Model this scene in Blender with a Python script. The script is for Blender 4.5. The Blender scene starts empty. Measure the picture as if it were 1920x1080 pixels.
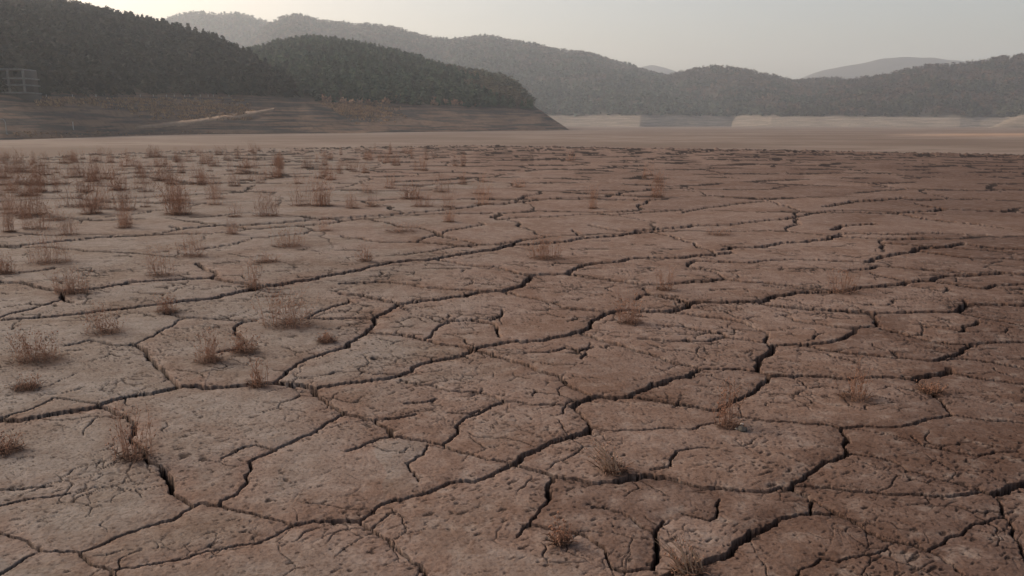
import bpy, math, time
import numpy as np
T0 = time.time()
rng = np.random.default_rng(7)

# ------------------------------------------------------------------ camera, sky, sun, exposure
SC = bpy.context.scene
COL = SC.collection
CAM_H, F_PX, HORIZON = 1.5, 1507.0, 232.0
PITCH = math.atan((540 - HORIZON) / F_PX)
cam_d = bpy.data.cameras.new('camera'); cam_d.sensor_width = 36.0
cam_d.lens = F_PX / 1920 * 36.0; cam_d.clip_start = 0.05; cam_d.clip_end = 20000
cam = bpy.data.objects.new('camera', cam_d); COL.objects.link(cam)
cam.location = (0, 0, CAM_H); cam.rotation_euler = (math.pi / 2 - PITCH, 0, 0)
SC.camera = cam

SUN_ELEV, SUN_AZ = math.radians(33), math.radians(-66)      # azimuth measured from +Y towards +X
w = bpy.data.worlds.new('World'); SC.world = w; w.use_nodes = True
nt = w.node_tree; nt.nodes.clear()
sky = nt.nodes.new('ShaderNodeTexSky'); sky.sky_type = 'NISHITA'; sky.sun_disc = False
sky.sun_elevation = SUN_ELEV; sky.sun_rotation = SUN_AZ
sky.air_density = 1.0; sky.dust_density = 4.6; sky.ozone_density = 1.0; sky.altitude = 100
bg = nt.nodes.new('ShaderNodeBackground'); bg.inputs['Strength'].default_value = 0.15
wo = nt.nodes.new('ShaderNodeOutputWorld')
tint = nt.nodes.new('ShaderNodeMix'); tint.data_type = 'RGBA'; tint.blend_type = 'MULTIPLY'; tint.inputs[0].default_value = 1.0
tint.inputs[7].default_value = (1.0, 0.868, 0.745, 1)              # dusty air: the sky is cream rather than blue
nt.links.new(sky.outputs[0], tint.inputs[6]); nt.links.new(tint.outputs[2], bg.inputs['Color']); nt.links.new(bg.outputs[0], wo.inputs['Surface'])
sun_d = bpy.data.lights.new('sun', 'SUN'); sun_d.energy = 2.3; sun_d.angle = math.radians(0.6)
sun_d.color = (1.0, 0.91, 0.80)
sun = bpy.data.objects.new('sun', sun_d); COL.objects.link(sun)
sun.location = (-300, 200, 300)
sun.rotation_euler = (math.pi / 2 - SUN_ELEV, 0, math.pi - SUN_AZ)
SC.view_settings.view_transform = 'Standard'; SC.view_settings.look = 'None'
SC.view_settings.exposure = 0.54; SC.view_settings.gamma = 1.0
SC.view_settings.use_curve_mapping = False
SC.cycles.volume_bounces = 1
SC.cycles.volume_step_rate = 1.0

# ------------------------------------------------------------------ small helpers
cp, sp = math.cos(PITCH), math.sin(PITCH)
def ray(x, y):
    a = (540 - np.asarray(y, float)) / F_PX
    return (np.asarray(x, float) - 960) / F_PX, cp + sp * a, -sp + cp * a
def ground(x, y, z=0.0):
    dx, dy, dz = ray(x, y); t = (z - CAM_H) / dz
    return dx * t, dy * t
def px_of(X, Y, Z):
    q = Y * cp - (Z - CAM_H) * sp
    v = Y * sp + (Z - CAM_H) * cp
    return 960 + F_PX * X / q, 540 - F_PX * v / q

def hash2(ix, iy, seed):
    h = (ix.astype(np.int64) * 374761393 + iy.astype(np.int64) * 668265263 + seed * 974711) & 0xFFFFFFFF
    h = ((h ^ (h >> 13)) * 1274126177) & 0xFFFFFFFF
    h = ((h ^ (h >> 16)) * 2246822519) & 0xFFFFFFFF
    return ((h ^ (h >> 15)) & 0xFFFFFF) / float(0x1000000)
def noise(x, y, seed=0):
    x = np.asarray(x, float); y = np.asarray(y, float)
    ix = np.floor(x); iy = np.floor(y); fx = x - ix; fy = y - iy
    ux = fx * fx * fx * (fx * (fx * 6 - 15) + 10); uy = fy * fy * fy * (fy * (fy * 6 - 15) + 10)
    def g(ax, ay):
        a = hash2(ix + ax, iy + ay, seed) * 2 * np.pi
        return np.cos(a) * (fx - ax) + np.sin(a) * (fy - ay)
    n0 = g(0, 0) * (1 - ux) + g(1, 0) * ux
    n1 = g(0, 1) * (1 - ux) + g(1, 1) * ux
    return (n0 * (1 - uy) + n1 * uy) * 1.4
def fbm(x, y, seed=0, o=4):
    s = 0; a = 1.0; t = 0
    for k in range(o):
        s = s + a * noise(x * 2 ** k, y * 2 ** k, seed + k * 17); t += a; a *= 0.5
    return s / t
def sst(a, b, x):
    t = np.clip((x - a) / (b - a), 0, 1); return t * t * (3 - 2 * t)
def worley(x, y, seed, jit=0.85):
    """distance to the border of the Voronoi cell, and the border's normal"""
    ix = np.floor(x); iy = np.floor(y)
    best = np.full(x.shape, 9.0); ax = np.zeros_like(x); ay = np.zeros_like(x)
    pts = []
    for i in (-1, 0, 1):
        for j in (-1, 0, 1):
            px_ = ix + i + 0.5 + (hash2(ix + i, iy + j, seed) - 0.5) * jit
            py_ = iy + j + 0.5 + (hash2(ix + i, iy + j, seed + 91) - 0.5) * jit
            d = (px_ - x) ** 2 + (py_ - y) ** 2
            m = d < best; best = np.where(m, d, best); ax = np.where(m, px_, ax); ay = np.where(m, py_, ay)
            pts.append((px_, py_))
    e = np.full(x.shape, 9.0); nx = np.zeros_like(x); ny = np.zeros_like(x)
    for px_, py_ in pts:
        bx = px_ - ax; by = py_ - ay; L = np.sqrt(bx * bx + by * by)
        ok = L > 1e-6; Ls = np.where(ok, L, 1)
        d = np.where(ok, (((ax + px_) / 2 - x) * bx + ((ay + py_) / 2 - y) * by) / Ls, 9.0)
        m = d < e; e = np.where(m, d, e); nx = np.where(m, bx / Ls, nx); ny = np.where(m, by / Ls, ny)
    return e, nx, ny

def mesh_np(name, V, Fq, mat=None, smooth=True, attrs=None):
    """mesh from numpy vertices and faces (quads or triangles)"""
    V = np.ascontiguousarray(V, np.float32); Fq = np.ascontiguousarray(Fq, np.int32)
    me = bpy.data.meshes.new(name); k = Fq.shape[1]; n = len(Fq)
    me.vertices.add(len(V)); me.vertices.foreach_set('co', V.ravel())
    me.loops.add(n * k); me.loops.foreach_set('vertex_index', Fq.ravel())
    me.polygons.add(n); me.polygons.foreach_set('loop_start', np.arange(0, n * k, k, dtype=np.int32))
    if smooth: me.polygons.foreach_set('use_smooth', np.ones(n, bool))
    for an, av in (attrs or {}).items():
        av = np.ascontiguousarray(av, np.float32)
        if av.ndim == 2:
            a = me.attributes.new(an, 'FLOAT_COLOR', 'POINT'); a.data.foreach_set('color', av.ravel())
        else:
            a = me.attributes.new(an, 'FLOAT', 'POINT'); a.data.foreach_set('value', av)
    me.update(calc_edges=True)
    if mat: me.materials.append(mat)
    return me
def obj(name, me, parent=None, loc=(0, 0, 0), **props):
    o = bpy.data.objects.new(name, me); COL.objects.link(o); o.location = loc
    if parent is not None: o.parent = parent
    for k, v in props.items(): o[k] = v
    return o
def empty(name, loc=(0, 0, 0), rz=0.0, **props):
    o = obj(name, None, None, loc, **props); o.rotation_euler = (0, 0, rz); o.empty_display_size = 0.1
    return o
def copy_tree(root, loc, rz, scale, **props):
    r = root.copy(); COL.objects.link(r); r.location = loc; r.rotation_euler = (0, 0, rz); r.scale = scale
    for k, v in props.items(): r[k] = v
    for ch in root.children:
        c = ch.copy(); COL.objects.link(c); c.parent = r
    return r
def boxes_mesh(name, bl, mat):
    V = []; Fc = []
    for (x0, x1, y0, y1, z0, z1) in bl:
        b = len(V)
        V += [(x0, y0, z0), (x1, y0, z0), (x1, y1, z0), (x0, y1, z0), (x0, y0, z1), (x1, y0, z1), (x1, y1, z1), (x0, y1, z1)]
        Fc += [(b + i for i in q) for q in ((0, 3, 2, 1), (4, 5, 6, 7), (0, 1, 5, 4), (1, 2, 6, 5), (2, 3, 7, 6), (3, 0, 4, 7))]
    return mesh_np(name, np.array(V), np.array([list(f) for f in Fc]), mat, smooth=False)
def tubes(paths, sides=3):
    """paths: list of (points Nx3, radii N) -> V, quads"""
    V = []; Q = []; b = 0
    for P, R in paths:
        P = np.asarray(P, float); n = len(P)
        T = np.gradient(P, axis=0); T /= np.linalg.norm(T, axis=1)[:, None] + 1e-9
        ref = np.where(np.abs(T[:, 2:3]) > 0.9, np.array([[1.0, 0, 0]]), np.array([[0, 0, 1.0]]))
        A = np.cross(T, ref); A /= np.linalg.norm(A, axis=1)[:, None] + 1e-9
        B = np.cross(T, A)
        for k in range(sides):
            a = 2 * math.pi * k / sides
            V.append(P + (A * math.cos(a) + B * math.sin(a)) * np.asarray(R)[:, None])
        idx = b + np.arange(sides)[:, None] * n + np.arange(n)[None, :]
        for k in range(sides):
            i0 = idx[k]; i1 = idx[(k + 1) % sides]
            Q.append(np.stack([i0[:-1], i0[1:], i1[1:], i1[:-1]], 1))
        b += sides * n
    return np.concatenate(V), np.concatenate(Q)

# ------------------------------------------------------------------ materials
def mat_base(name, rough=0.95, spec=0.15):
    m = bpy.data.materials.new(name); m.use_nodes = True
    b = m.node_tree.nodes['Principled BSDF']; b.inputs['Roughness'].default_value = rough
    b.inputs['Specular IOR Level'].default_value = spec
    return m, m.node_tree, b
def N(t, typ, **kw):
    n = t.nodes.new(typ)
    for k, v in kw.items():
        if k in ('operation', 'blend_type', 'data_type', 'attribute_name', 'noise_dimensions'): setattr(n, k, v)
        else: n.inputs[k].default_value = v
    return n
def mixc(t, fac, a, b, blend='MIX'):
    n = t.nodes.new('ShaderNodeMix'); n.data_type = 'RGBA'; n.blend_type = blend
    for s, v in ((0, fac), (6, a), (7, b)):
        if hasattr(v, 'is_linked'): t.links.new(v, n.inputs[s])
        else: n.inputs[s].default_value = v if s == 0 else (*v, 1)
    return n.outputs[2]
def maprange(t, v, a, b, c=0.0, d=1.0):
    n = t.nodes.new('ShaderNodeMapRange'); n.interpolation_type = 'SMOOTHSTEP'
    t.links.new(v, n.inputs[0])
    for i, q in enumerate((a, b, c, d)): n.inputs[i + 1].default_value = q
    return n.outputs[0]
def wpos(t, sx=1, sy=1, sz=1):
    g = t.nodes.new('ShaderNodeNewGeometry'); m = t.nodes.new('ShaderNodeMapping')
    m.inputs['Scale'].default_value = (sx, sy, sz); t.links.new(g.outputs['Position'], m.inputs[0])
    return m.outputs[0]
def nz(t, vec, scale, detail=4, rough=0.55):
    n = t.nodes.new('ShaderNodeTexNoise'); n.inputs['Scale'].default_value = scale
    n.inputs['Detail'].default_value = detail; n.inputs['Roughness'].default_value = rough
    t.links.new(vec, n.inputs['Vector']); return n.outputs['Fac']
def attr(t, name):
    n = t.nodes.new('ShaderNodeAttribute'); n.attribute_name = name; return n

def make_mud():
    m, t, b = mat_base('cracked_mud', 0.97, 0.08)
    P = wpos(t)
    hue = attr(t, 'hue').outputs['Fac']; recess_shade = attr(t, 'recess_shade').outputs['Fac']; litter_shade = attr(t, 'litter_shade').outputs['Fac']
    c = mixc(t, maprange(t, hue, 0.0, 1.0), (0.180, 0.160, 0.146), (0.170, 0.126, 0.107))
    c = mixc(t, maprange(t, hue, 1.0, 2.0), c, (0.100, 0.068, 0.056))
    n1 = nz(t, P, 1.3, 5); n2 = nz(t, P, 9, 6, 0.65); n3 = nz(t, P, 60, 4, 0.6)
    c = mixc(t, maprange(t, n1, 0.35, 0.7), c, (0.80, 0.72, 0.66), 'MULTIPLY')
    c = mixc(t, maprange(t, n2, 0.38, 0.72, 0, 0.55), c, (0.66, 0.55, 0.48), 'MULTIPLY')
    c = mixc(t, maprange(t, n2, 0.5, 0.28, 0, 0.4), c, (0.230, 0.197, 0.174))
    c = mixc(t, maprange(t, n3, 0.48, 0.66, 0, 0.6), c, (0.50, 0.42, 0.37), 'MULTIPLY')
    n4 = nz(t, wpos(t, 22, 34, 22), 1.0, 5, 0.7)
    c = mixc(t, maprange(t, n4, 0.56, 0.68, 0, 0.45), c, (0.45, 0.36, 0.31), 'MULTIPLY')
    c = mixc(t, litter_shade, c, (0.062, 0.034, 0.024))  # fallen debris and the tufts' shade, painted as one dark tone
    c = mixc(t, recess_shade, c, (0.020, 0.014, 0.012))  # shade painted near-black inside cracks and pits
    t.links.new(c, b.inputs['Base Color'])
    bu = t.nodes.new('ShaderNodeBump'); bu.inputs['Strength'].default_value = 0.6; bu.inputs['Distance'].default_value = 0.012
    h = N(t, 'ShaderNodeMath', operation='ADD'); t.links.new(n2, h.inputs[0])
    k = N(t, 'ShaderNodeMath', operation='MULTIPLY'); t.links.new(n3, k.inputs[0]); k.inputs[1].default_value = 0.6
    t.links.new(k.outputs[0], h.inputs[1]); t.links.new(h.outputs[0], bu.inputs['Height'])
    t.links.new(bu.outputs[0], b.inputs['Normal'])
    return m
def make_silt():
    m, t, b = mat_base('pale_silt', 0.97, 0.08)
    n1 = nz(t, wpos(t, 0.012, 0.018, 1), 1.0, 6, 0.6); n2 = nz(t, wpos(t, 0.09, 0.12, 1), 1.0, 6, 0.7)
    c = mixc(t, maprange(t, n1, 0.38, 0.62), (0.172, 0.138, 0.116), (0.112, 0.083, 0.067))
    c = mixc(t, maprange(t, n2, 0.45, 0.68, 0, 0.8), c, (0.105, 0.080, 0.064))
    n5 = nz(t, wpos(t, 0.03, 0.045, 1), 1.0, 6, 0.65)
    c = mixc(t, maprange(t, n5, 0.46, 0.62, 0, 0.75), c, (0.112, 0.080, 0.064))
    sa = attr(t, 'sand').outputs['Fac']
    c = mixc(t, sa, c, (0.27, 0.185, 0.133))
    t.links.new(c, b.inputs['Base Color'])
    bu = t.nodes.new('ShaderNodeBump'); bu.inputs['Strength'].default_value = 0.6; bu.inputs['Distance'].default_value = 0.25
    t.links.new(n2, bu.inputs['Height']); t.links.new(bu.outputs[0], b.inputs['Normal'])
    return m
def make_hill(name, bank_a, bank_b, floor):
    m, t, b = mat_base(name, 0.97, 0.05)
    P = wpos(t)
    g = t.nodes.new('ShaderNodeNewGeometry'); s = t.nodes.new('ShaderNodeSeparateXYZ'); t.links.new(g.outputs['Position'], s.inputs[0])
    n1 = nz(t, wpos(t, 0.03, 0.03, 0.9), 1.0, 6, 0.6)      # strata left by the falling water
    n2 = nz(t, P, 0.35, 6, 0.65); n3 = nz(t, P, 0.06, 4)
    c = mixc(t, maprange(t, n1, 0.43, 0.58), bank_a, bank_b)
    c = mixc(t, maprange(t, n2, 0.45, 0.75, 0, 0.6), c, tuple(v * 0.45 for v in bank_b))
    c = mixc(t, maprange(t, n3, 0.5, 0.68, 0, 0.5), c, tuple(v * 0.75 for v in bank_a))
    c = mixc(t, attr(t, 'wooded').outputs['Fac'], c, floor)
    t.links.new(c, b.inputs['Base Color'])
    bu = t.nodes.new('ShaderNodeBump'); bu.inputs['Strength'].default_value = 0.8; bu.inputs['Distance'].default_value = 0.6
    t.links.new(n2, bu.inputs['Height']); t.links.new(bu.outputs[0], b.inputs['Normal'])
    return m
def make_col(name, rough=0.9):
    m, t, b = mat_base(name, rough, 0.1)
    t.links.new(attr(t, 'col').outputs['Color'], b.inputs['Base Color']); return m
def make_flat(name, c1, c2, scale=8.0, rough=0.85, spec=0.2):
    m, t, b = mat_base(name, rough, spec)
    tc = t.nodes.new('ShaderNodeTexCoord'); n = nz(t, tc.outputs['Object'], scale, 4)
    t.links.new(mixc(t, maprange(t, n, 0.3, 0.7), c1, c2), b.inputs['Base Color']); return m
M_MUD = make_mud(); M_SILT = make_silt()
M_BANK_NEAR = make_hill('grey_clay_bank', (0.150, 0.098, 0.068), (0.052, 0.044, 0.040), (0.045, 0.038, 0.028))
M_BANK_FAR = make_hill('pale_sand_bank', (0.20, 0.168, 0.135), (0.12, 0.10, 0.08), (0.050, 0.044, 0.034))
M_TREE = make_col('foliage'); M_TREE_FAR = make_col('far_foliage')
M_STEM = make_flat('weed_stem', (0.235, 0.125, 0.082), (0.33, 0.19, 0.13), 30)
M_SEED = make_flat('weed_seed_head', (0.19, 0.092, 0.058), (0.27, 0.145, 0.095), 60)
M_THATCH = make_flat('weed_thatch', (0.075, 0.042, 0.030), (0.15, 0.085, 0.056), 60)
M_STRAW = make_flat('pale_straw', (0.30, 0.20, 0.14), (0.40, 0.29, 0.21), 40)
M_CONC = make_flat('weathered_concrete', (0.11, 0.115, 0.115), (0.16, 0.165, 0.165), 0.8)
M_GLASS = make_flat('dark_window_glass', (0.02, 0.028, 0.032), (0.03, 0.04, 0.045), 0.5, 0.15, 0.5)
M_METAL = make_flat('galvanised_metal', (0.16, 0.165, 0.165), (0.22, 0.225, 0.225), 3, 0.55, 0.4)
M_PAINT = make_flat('worn_white_paint', (0.30, 0.31, 0.30), (0.42, 0.42, 0.41), 4)
M_TRACK = make_flat('sandy_track', (0.20, 0.135, 0.09), (0.27, 0.19, 0.13), 0.5)
M_PEB = make_flat('pale_pebble', (0.42, 0.36, 0.30), (0.55, 0.48, 0.41), 40)
M_ROCK = make_flat('dark_stone', (0.05, 0.045, 0.04), (0.09, 0.08, 0.07), 30)

# ------------------------------------------------------------------ traced cracks (photo pixels -> points on the lakebed)
CRACKS = [
 (3, "0,784 37,786 87,777 140,770 182,762 215,749 250,742 287,737 320,730 345,724 387,727 437,724 470,721 530,718 562,721 588,729"),
 (3, "588,729 605,724 642,719 680,715 717,710 750,702 772,695 780,684 805,677 842,670 867,665 890,652 917,646 942,641 960,639 1010,638 1035,632 1065,627 1090,620 1102,615 1107,605 1130,592 1150,585"),
 (2, "1150,585 1177,582 1210,584 1255,584 1287,577 1291,570 1310,566 1360,567 1422,564 1440,559 1480,552 1513,547 1547,547 1580,545 1613,538 1647,536 1690,533 1703,528 1747,527 1760,520 1813,517 1880,511 1920,515 1960,512"),
 (3, "1255,584 1287,577 1291,570 1310,566"),
 (3, "512,719 527,707 547,690 557,681 580,670 615,659 652,649 665,637 687,621 705,605 700,597 712,589 732,581 746,569"),
 (2, "746,569 780,566 833,560 873,555 900,547 947,544 973,537 995,520 997,514"),
 (3, "947,544 973,537 995,520 997,514"),
 (2, "997,514 1063,513 1068,507 1090,497 1140,492 1187,485 1223,483 1280,484 1330,478 1373,473"),
 (1, "997,514 953,507 930,498 873,496 827,488 820,484"),
 (1, "1063,513 1107,520 1157,525 1207,533 1280,530 1330,527 1360,523 1340,510 1313,505 1290,500 1292,494 1305,489 1347,492 1397,493 1440,488 1480,485 1547,487 1627,491"),
 (2, "1207,540 1220,552 1273,563 1291,570"), (1, "1193,563 1203,553 1220,552"),
 (1, "1360,523 1413,530 1480,535 1547,545"),
 (3, "403,558 443,548 473,543 497,536 533,532 593,523 640,513 670,507 707,497 730,492 790,487 823,483 857,477 927,467 960,458 980,449"),
 (2, "0,598 93,592 167,585 233,578 300,570 350,563 403,558"),
 (2, "927,467 967,458 1023,455 1067,452 1090,447 1140,443 1187,437 1197,432 1240,428 1280,426 1300,423"),
 (1, "1300,423 1367,422 1407,417 1447,413 1487,408 1530,400 1563,395 1613,393 1680,396 1763,402"),
 (2, "497,536 447,530 397,521 400,507 383,502 370,493"),
 (2, "397,521 327,524 240,528 235,532 200,537 160,542 117,545 93,542 43,530 0,527"),
 (2, "0,593 40,582 83,570 117,560 117,548"), (1, "117,560 137,566"),
 (1, "0,512 30,511 70,507 100,502"),
 (2, "0,462 100,453 200,443 250,442 300,437 337,430 400,425 500,420 567,415 640,410 740,403 813,397 867,390 907,383 973,378 1023,373 1107,369 1157,365 1200,358 1223,353 1280,352"),
 (1, "337,430 320,424"), (1, "370,467 443,457 473,447 527,442 577,437 592,430"),
 (1, "640,443 680,447 730,453 777,453 800,445 840,433 887,425 907,422 900,418"), (1, "777,453 840,457 890,462"),
 (1, "1073,432 1085,437 1097,445"), (1, "1103,422 1140,430 1187,434"),
 (1, "930,412 973,408 1040,407 1097,402 1157,403 1223,397 1280,393"), (1, "1280,398 1307,393 1337,388 1377,383 1430,378"),
 (2, "1547,387 1587,380 1647,375 1693,370"), (2, "1560,431 1583,423 1640,420"),
 (2, "1357,468 1373,463 1413,464 1447,460 1458,456 1497,453 1543,449 1567,442 1580,437"), (1, "1580,437 1647,438 1697,439 1763,437 1847,441"),
 (2, "1627,490 1647,483 1687,475 1713,472 1717,467 1763,464 1790,460 1808,457"),
 (1, "1713,470 1773,478 1830,485 1920,487"), (1, "1808,457 1860,465 1920,468"),
 (1, "1597,506 1650,498 1697,502 1780,507 1833,515"), (1, "1633,512 1703,528"),
 (1, "1760,530 1847,542 1920,533"), (1, "1427,567 1467,573 1547,580 1633,588"),
 (2, "1440,570 1490,576 1540,579 1590,582 1640,586 1690,586 1740,584 1795,584 1802,576 1817,570 1863,570 1920,573 1960,570"), (3, "1795,584 1802,576 1812,571"),
 (1, "1812,571 1808,562"),
 (2, "1640,587 1637,592 1645,601 1649,611 1605,614 1604,622 1580,634 1547,641 1512,645 1452,646"),
 (3, "1452,646 1450,656 1442,664 1435,667 1420,685 1419,695"),
 (2, "1419,695 1360,692 1317,691 1302,697 1292,705 1255,711 1227,720"),
 (3, "1302,697 1292,705 1255,711 1227,720 1217,727 1195,736 1180,744"),
 (3, "1180,744 1120,744 1085,755 1074,765"), (2, "1074,765 1092,781 1110,801"),
 (3, "1110,801 1102,812 1060,821 1022,834 985,850 975,861 960,870 940,879 910,894 885,900 845,902 817,915 780,927 735,936 707,947 692,962 670,974"),
 (3, "670,974 635,974 600,975 552,981"), (2, "552,981 530,974 480,961 445,954 412,946"),
 (2, "412,946 415,937 445,924 455,910 465,901 460,890 472,877 467,865 480,858 517,844 550,828 587,812 610,795 642,775 650,772"),
 (3, "588,729 592,741"), (2, "592,741 612,755 630,765 645,774 672,780 700,787 710,796 731,804"), (3, "731,804 735,817"),
 (2, "735,817 767,821 805,825 830,831 867,845 905,855 930,860 960,868"),
 (2, "830,831 852,815 860,802 855,797 870,784 897,776 925,760 945,752"),
 (1, "752,711 787,720 812,721 842,732 905,736 930,744 947,752 997,759 1035,759 1070,762"),
 (2, "895,657 925,667 960,676 1010,695 1052,707 1057,716 1080,730 1105,741"),
 (2, "1090,624 1122,636 1155,644 1185,655 1222,664 1260,679 1310,690"),
 (2, "1180,744 1222,750 1260,756 1297,761 1325,767 1350,769 1365,759 1390,745 1412,735 1422,724 1440,712 1442,704 1419,695"),
 (2, "1442,704 1490,704 1552,705 1610,708 1652,706 1677,706 1717,710"), (3, "1717,710 1727,705 1760,700 1782,696 1780,689"),
 (2, "1717,710 1737,725 1752,742 1772,762 1786,777"), (2, "1786,777 1740,784 1715,794 1677,800 1620,797 1575,802"),
 (2, "1575,802 1552,796 1490,791 1440,788 1400,781 1372,775 1350,769"), (1, "1786,777 1815,782 1865,789 1920,792 1960,795"),
 (3, "1575,802 1584,812 1584,830 1587,847 1577,857 1545,865 1520,885 1487,905 1485,915"),
 (2, "1485,915 1460,914 1440,920 1397,919 1347,914 1297,909 1267,899 1222,891 1185,894 1155,902 1110,906 1072,896 1042,892 1010,882 980,874 960,869"),
 (3, "1267,899 1222,891 1185,894 1155,902"),
 (3, "1042,892 1027,907 1026,925 1032,932"), (2, "1032,932 1012,955 992,980 970,1005"),
 (2, "992,982 1035,990 1060,995 1105,1007 1122,1020 1137,1042 1145,1060 1175,1070 1225,1065"), (3, "1225,1065 1232,1042 1232,1020 1227,997"),
 (2, "1227,997 1197,982 1165,960 1112,950"), (2, "1227,997 1245,975"),
 (3, "1237,1082 1285,1067 1335,1047 1370,1037 1380,1015 1410,997 1435,990 1462,969 1490,965"), (2, "1490,965 1520,960 1570,961 1595,972 1630,995 1670,1012 1710,1019 1737,1030 1785,1055 1810,1078 1830,1100"),
 (2, "1520,960 1520,945 1522,935 1492,920 1485,915"), (1, "1522,935 1560,955 1575,962"),
 (2, "1587,850 1640,856 1677,864 1702,882 1740,892 1790,905 1835,915 1862,926"), (3, "1862,926 1885,921 1895,914 1920,907 1960,900"),
 (2, "1490,910 1540,912 1615,920 1665,926 1727,926 1782,931 1840,922 1862,926"),
 (2, "1862,926 1877,942 1886,967 1897,1000 1920,1040 1945,1085"), (1, "1737,1030 1765,1020 1802,1002 1822,982 1875,970 1886,967"),
 (1, "1667,1025 1615,1040 1572,1052 1540,1045 1497,1067 1480,1090"), (1, "1270,846 1257,862 1259,874 1222,880"), (1, "1270,846 1297,841 1335,841"),
 (2, "552,981 547,985 517,1002 480,1016 445,1020 387,1032 350,1045 287,1056 210,1069"),
 (2, "210,1069 192,1060 165,1052 150,1034 120,1032 70,1026 50,1010 20,1002 0,997 -40,980"), (2, "210,1069 205,1100"),
 (2, "150,1034 187,1021 230,1001 275,986 325,972 362,949 375,942 412,946"),
 (2, "362,949 347,935 335,930 320,922"), (3, "320,922 322,907 317,895 305,880"), (2, "305,880 300,872 277,864 270,845 250,830 245,820"), (3, "245,820 255,795"),
 (2, "255,795 237,782 212,772 187,764"),
 (2, "670,974 700,992 725,1007 742,1022 755,1035 775,1052 790,1056"), (3, "790,1056 794,1085 798,1105"),
 (2, "245,647 275,667 290,680 305,692 332,720 340,725"), (1, "245,647 287,631 297,622 325,610 347,595"), (1, "245,647 212,647 192,641 170,637 125,647"),
 (1, "347,595 312,587"), (1, "347,595 425,599 480,600"), (1, "0,780 25,774 62,764 87,752 100,745 137,749 182,755 195,757"),
 (1, "480,600 457,603 440,614 452,632 460,640 437,655 410,660"),
 (1, "697,596 655,595 610,597 577,595 590,587 620,575 655,561"), (2, "690,621 717,624 755,627 792,635 817,642 855,646 890,654"),
 (1, "792,635 817,616 842,599 880,599 925,606 934,615"), (2, "934,612 934,630"), (1, "942,580 940,592 920,600"),
 (1, "943,547 973,555 1017,563 1057,577 1107,582 1150,585"), (1, "640,550 683,553 743,566"), (1, "770,533 790,538 840,543 900,546"), (1, "770,533 707,527 640,531"),
 (1, "1255,585 1310,591 1360,596 1397,604 1422,617 1440,622 1437,641 1445,650"), (1, "1235,610 1280,612 1317,619 1350,625 1361,632 1330,640 1260,640 1200,635"),
 (1, "1361,632 1397,636 1437,642"), (1, "1110,802 1135,807 1197,807 1247,802 1297,805 1330,794 1350,790"),
 (1, "1515,647 1552,656 1590,661 1652,666 1702,670 1752,675"), (2, "1752,675 1777,667 1800,662 1807,654 1822,645 1865,642 1920,642 1960,640"),
 (1, "1652,617 1690,625 1715,632 1747,640 1815,646"), (1, "1472,590 1490,600 1527,606 1602,614"), (1, "1800,587 1852,599 1920,611"),
 (1, "1835,602 1810,611 1802,622"), (1, "1752,675 1802,672 1865,680 1920,691"), (1, "1782,696 1820,705 1852,711 1920,719"),
 (1, "1710,817 1732,835 1777,844 1795,850 1835,855 1865,847 1910,846"),
 (3, "-60,299 0,297 40,296 80,293 110,294 150,290 205,287"), (3, "225,286 260,283.5"), (3, "305,284 360,281.5 395,280.5"), (3, "440,280 520,278 560,277.5"), (2, "580,277 650,276 700,275.5"), (2, "720,275.5 800,274"), (2, "960,273 1000,274"), (1, "1300,281 1500,284"),
 (1, "803,832 795,850 775,862 762,867 770,880 785,900"), (1, "700,787 745,783 780,775"), (1, "735,817 690,830 650,845"),
 (1, "0,915 50,912 100,908"), (1, "0,945 40,935 75,930 130,922"), (1, "415,860 445,845 460,838 480,835 517,844"), (1, "820,745 800,752 760,755"),
 (1, "840,772 880,775 900,768"), (1, "1112,650 1085,658 1060,652 1020,660 985,660"), (1, "1090,672 1100,662"), (1, "1350,935 1345,960 1330,975 1280,962"),
]

# seams too fine to open: they only say where one plate ends and the next begins
SEAMS = ["125,647 60,655 -60,650", "312,587 300,570", "480,600 520,598 577,595", "410,660 395,695 387,727", "655,561 640,550 600,545 533,532", "640,531 593,523", "100,908 200,900 305,880", "130,922 230,930 320,922",
 "970,1005 940,1040 930,1115", "1112,950 1060,960 1005,962", "1245,975 1300,968 1280,962", "1350,935 1345,914", "1330,975 1400,1000", "1237,1082 1225,1065", "1175,1070 1170,1115", "1480,1090 1475,1118", "1667,1025 1690,1016", "1237,1082 1240,1118",
 "1350,790 1372,775", "1335,841 1450,850 1584,830", "1222,880 1200,892", "1802,622 1790,640", "1710,817 1700,799", "1780,689 1790,680 1777,667", "370,493 360,470 370,467", "592,430 600,412", "980,449 1000,456",
 "907,422 930,412", "1373,473 1400,493", "1580,437 1560,431 1500,440 1440,413", "1640,420 1700,396", "100,502 117,545", "640,443 577,437", "785,900 790,925", "650,845 587,812", "780,775 830,760 870,784", "760,755 720,790", "985,660 920,650",
 "1100,662 1130,640", "1193,563 1185,583", "1200,635 1160,646", "1235,610 1180,583", "1693,370 1760,375 1990,380", "1430,378 1547,387", "1763,402 1850,405 1990,410", "1847,441 1990,445", "205,1100 203,1120", "1945,1085 1955,1118", "798,1105 800,1120", "1830,1100 1838,1118",
 "437,655 410,690 340,725", "75,930 60,1018", "1502,645 1490,704", "1690,625 1700,586", "1652,666 1640,708", "700,830 690,962", "480,835 420,800 215,749", "1040,407 1060,452", "500,420 497,450 403,558", "740,403 730,453", "1107,369 1103,422", "1223,397 1240,428", "250,442 240,528"]
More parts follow.
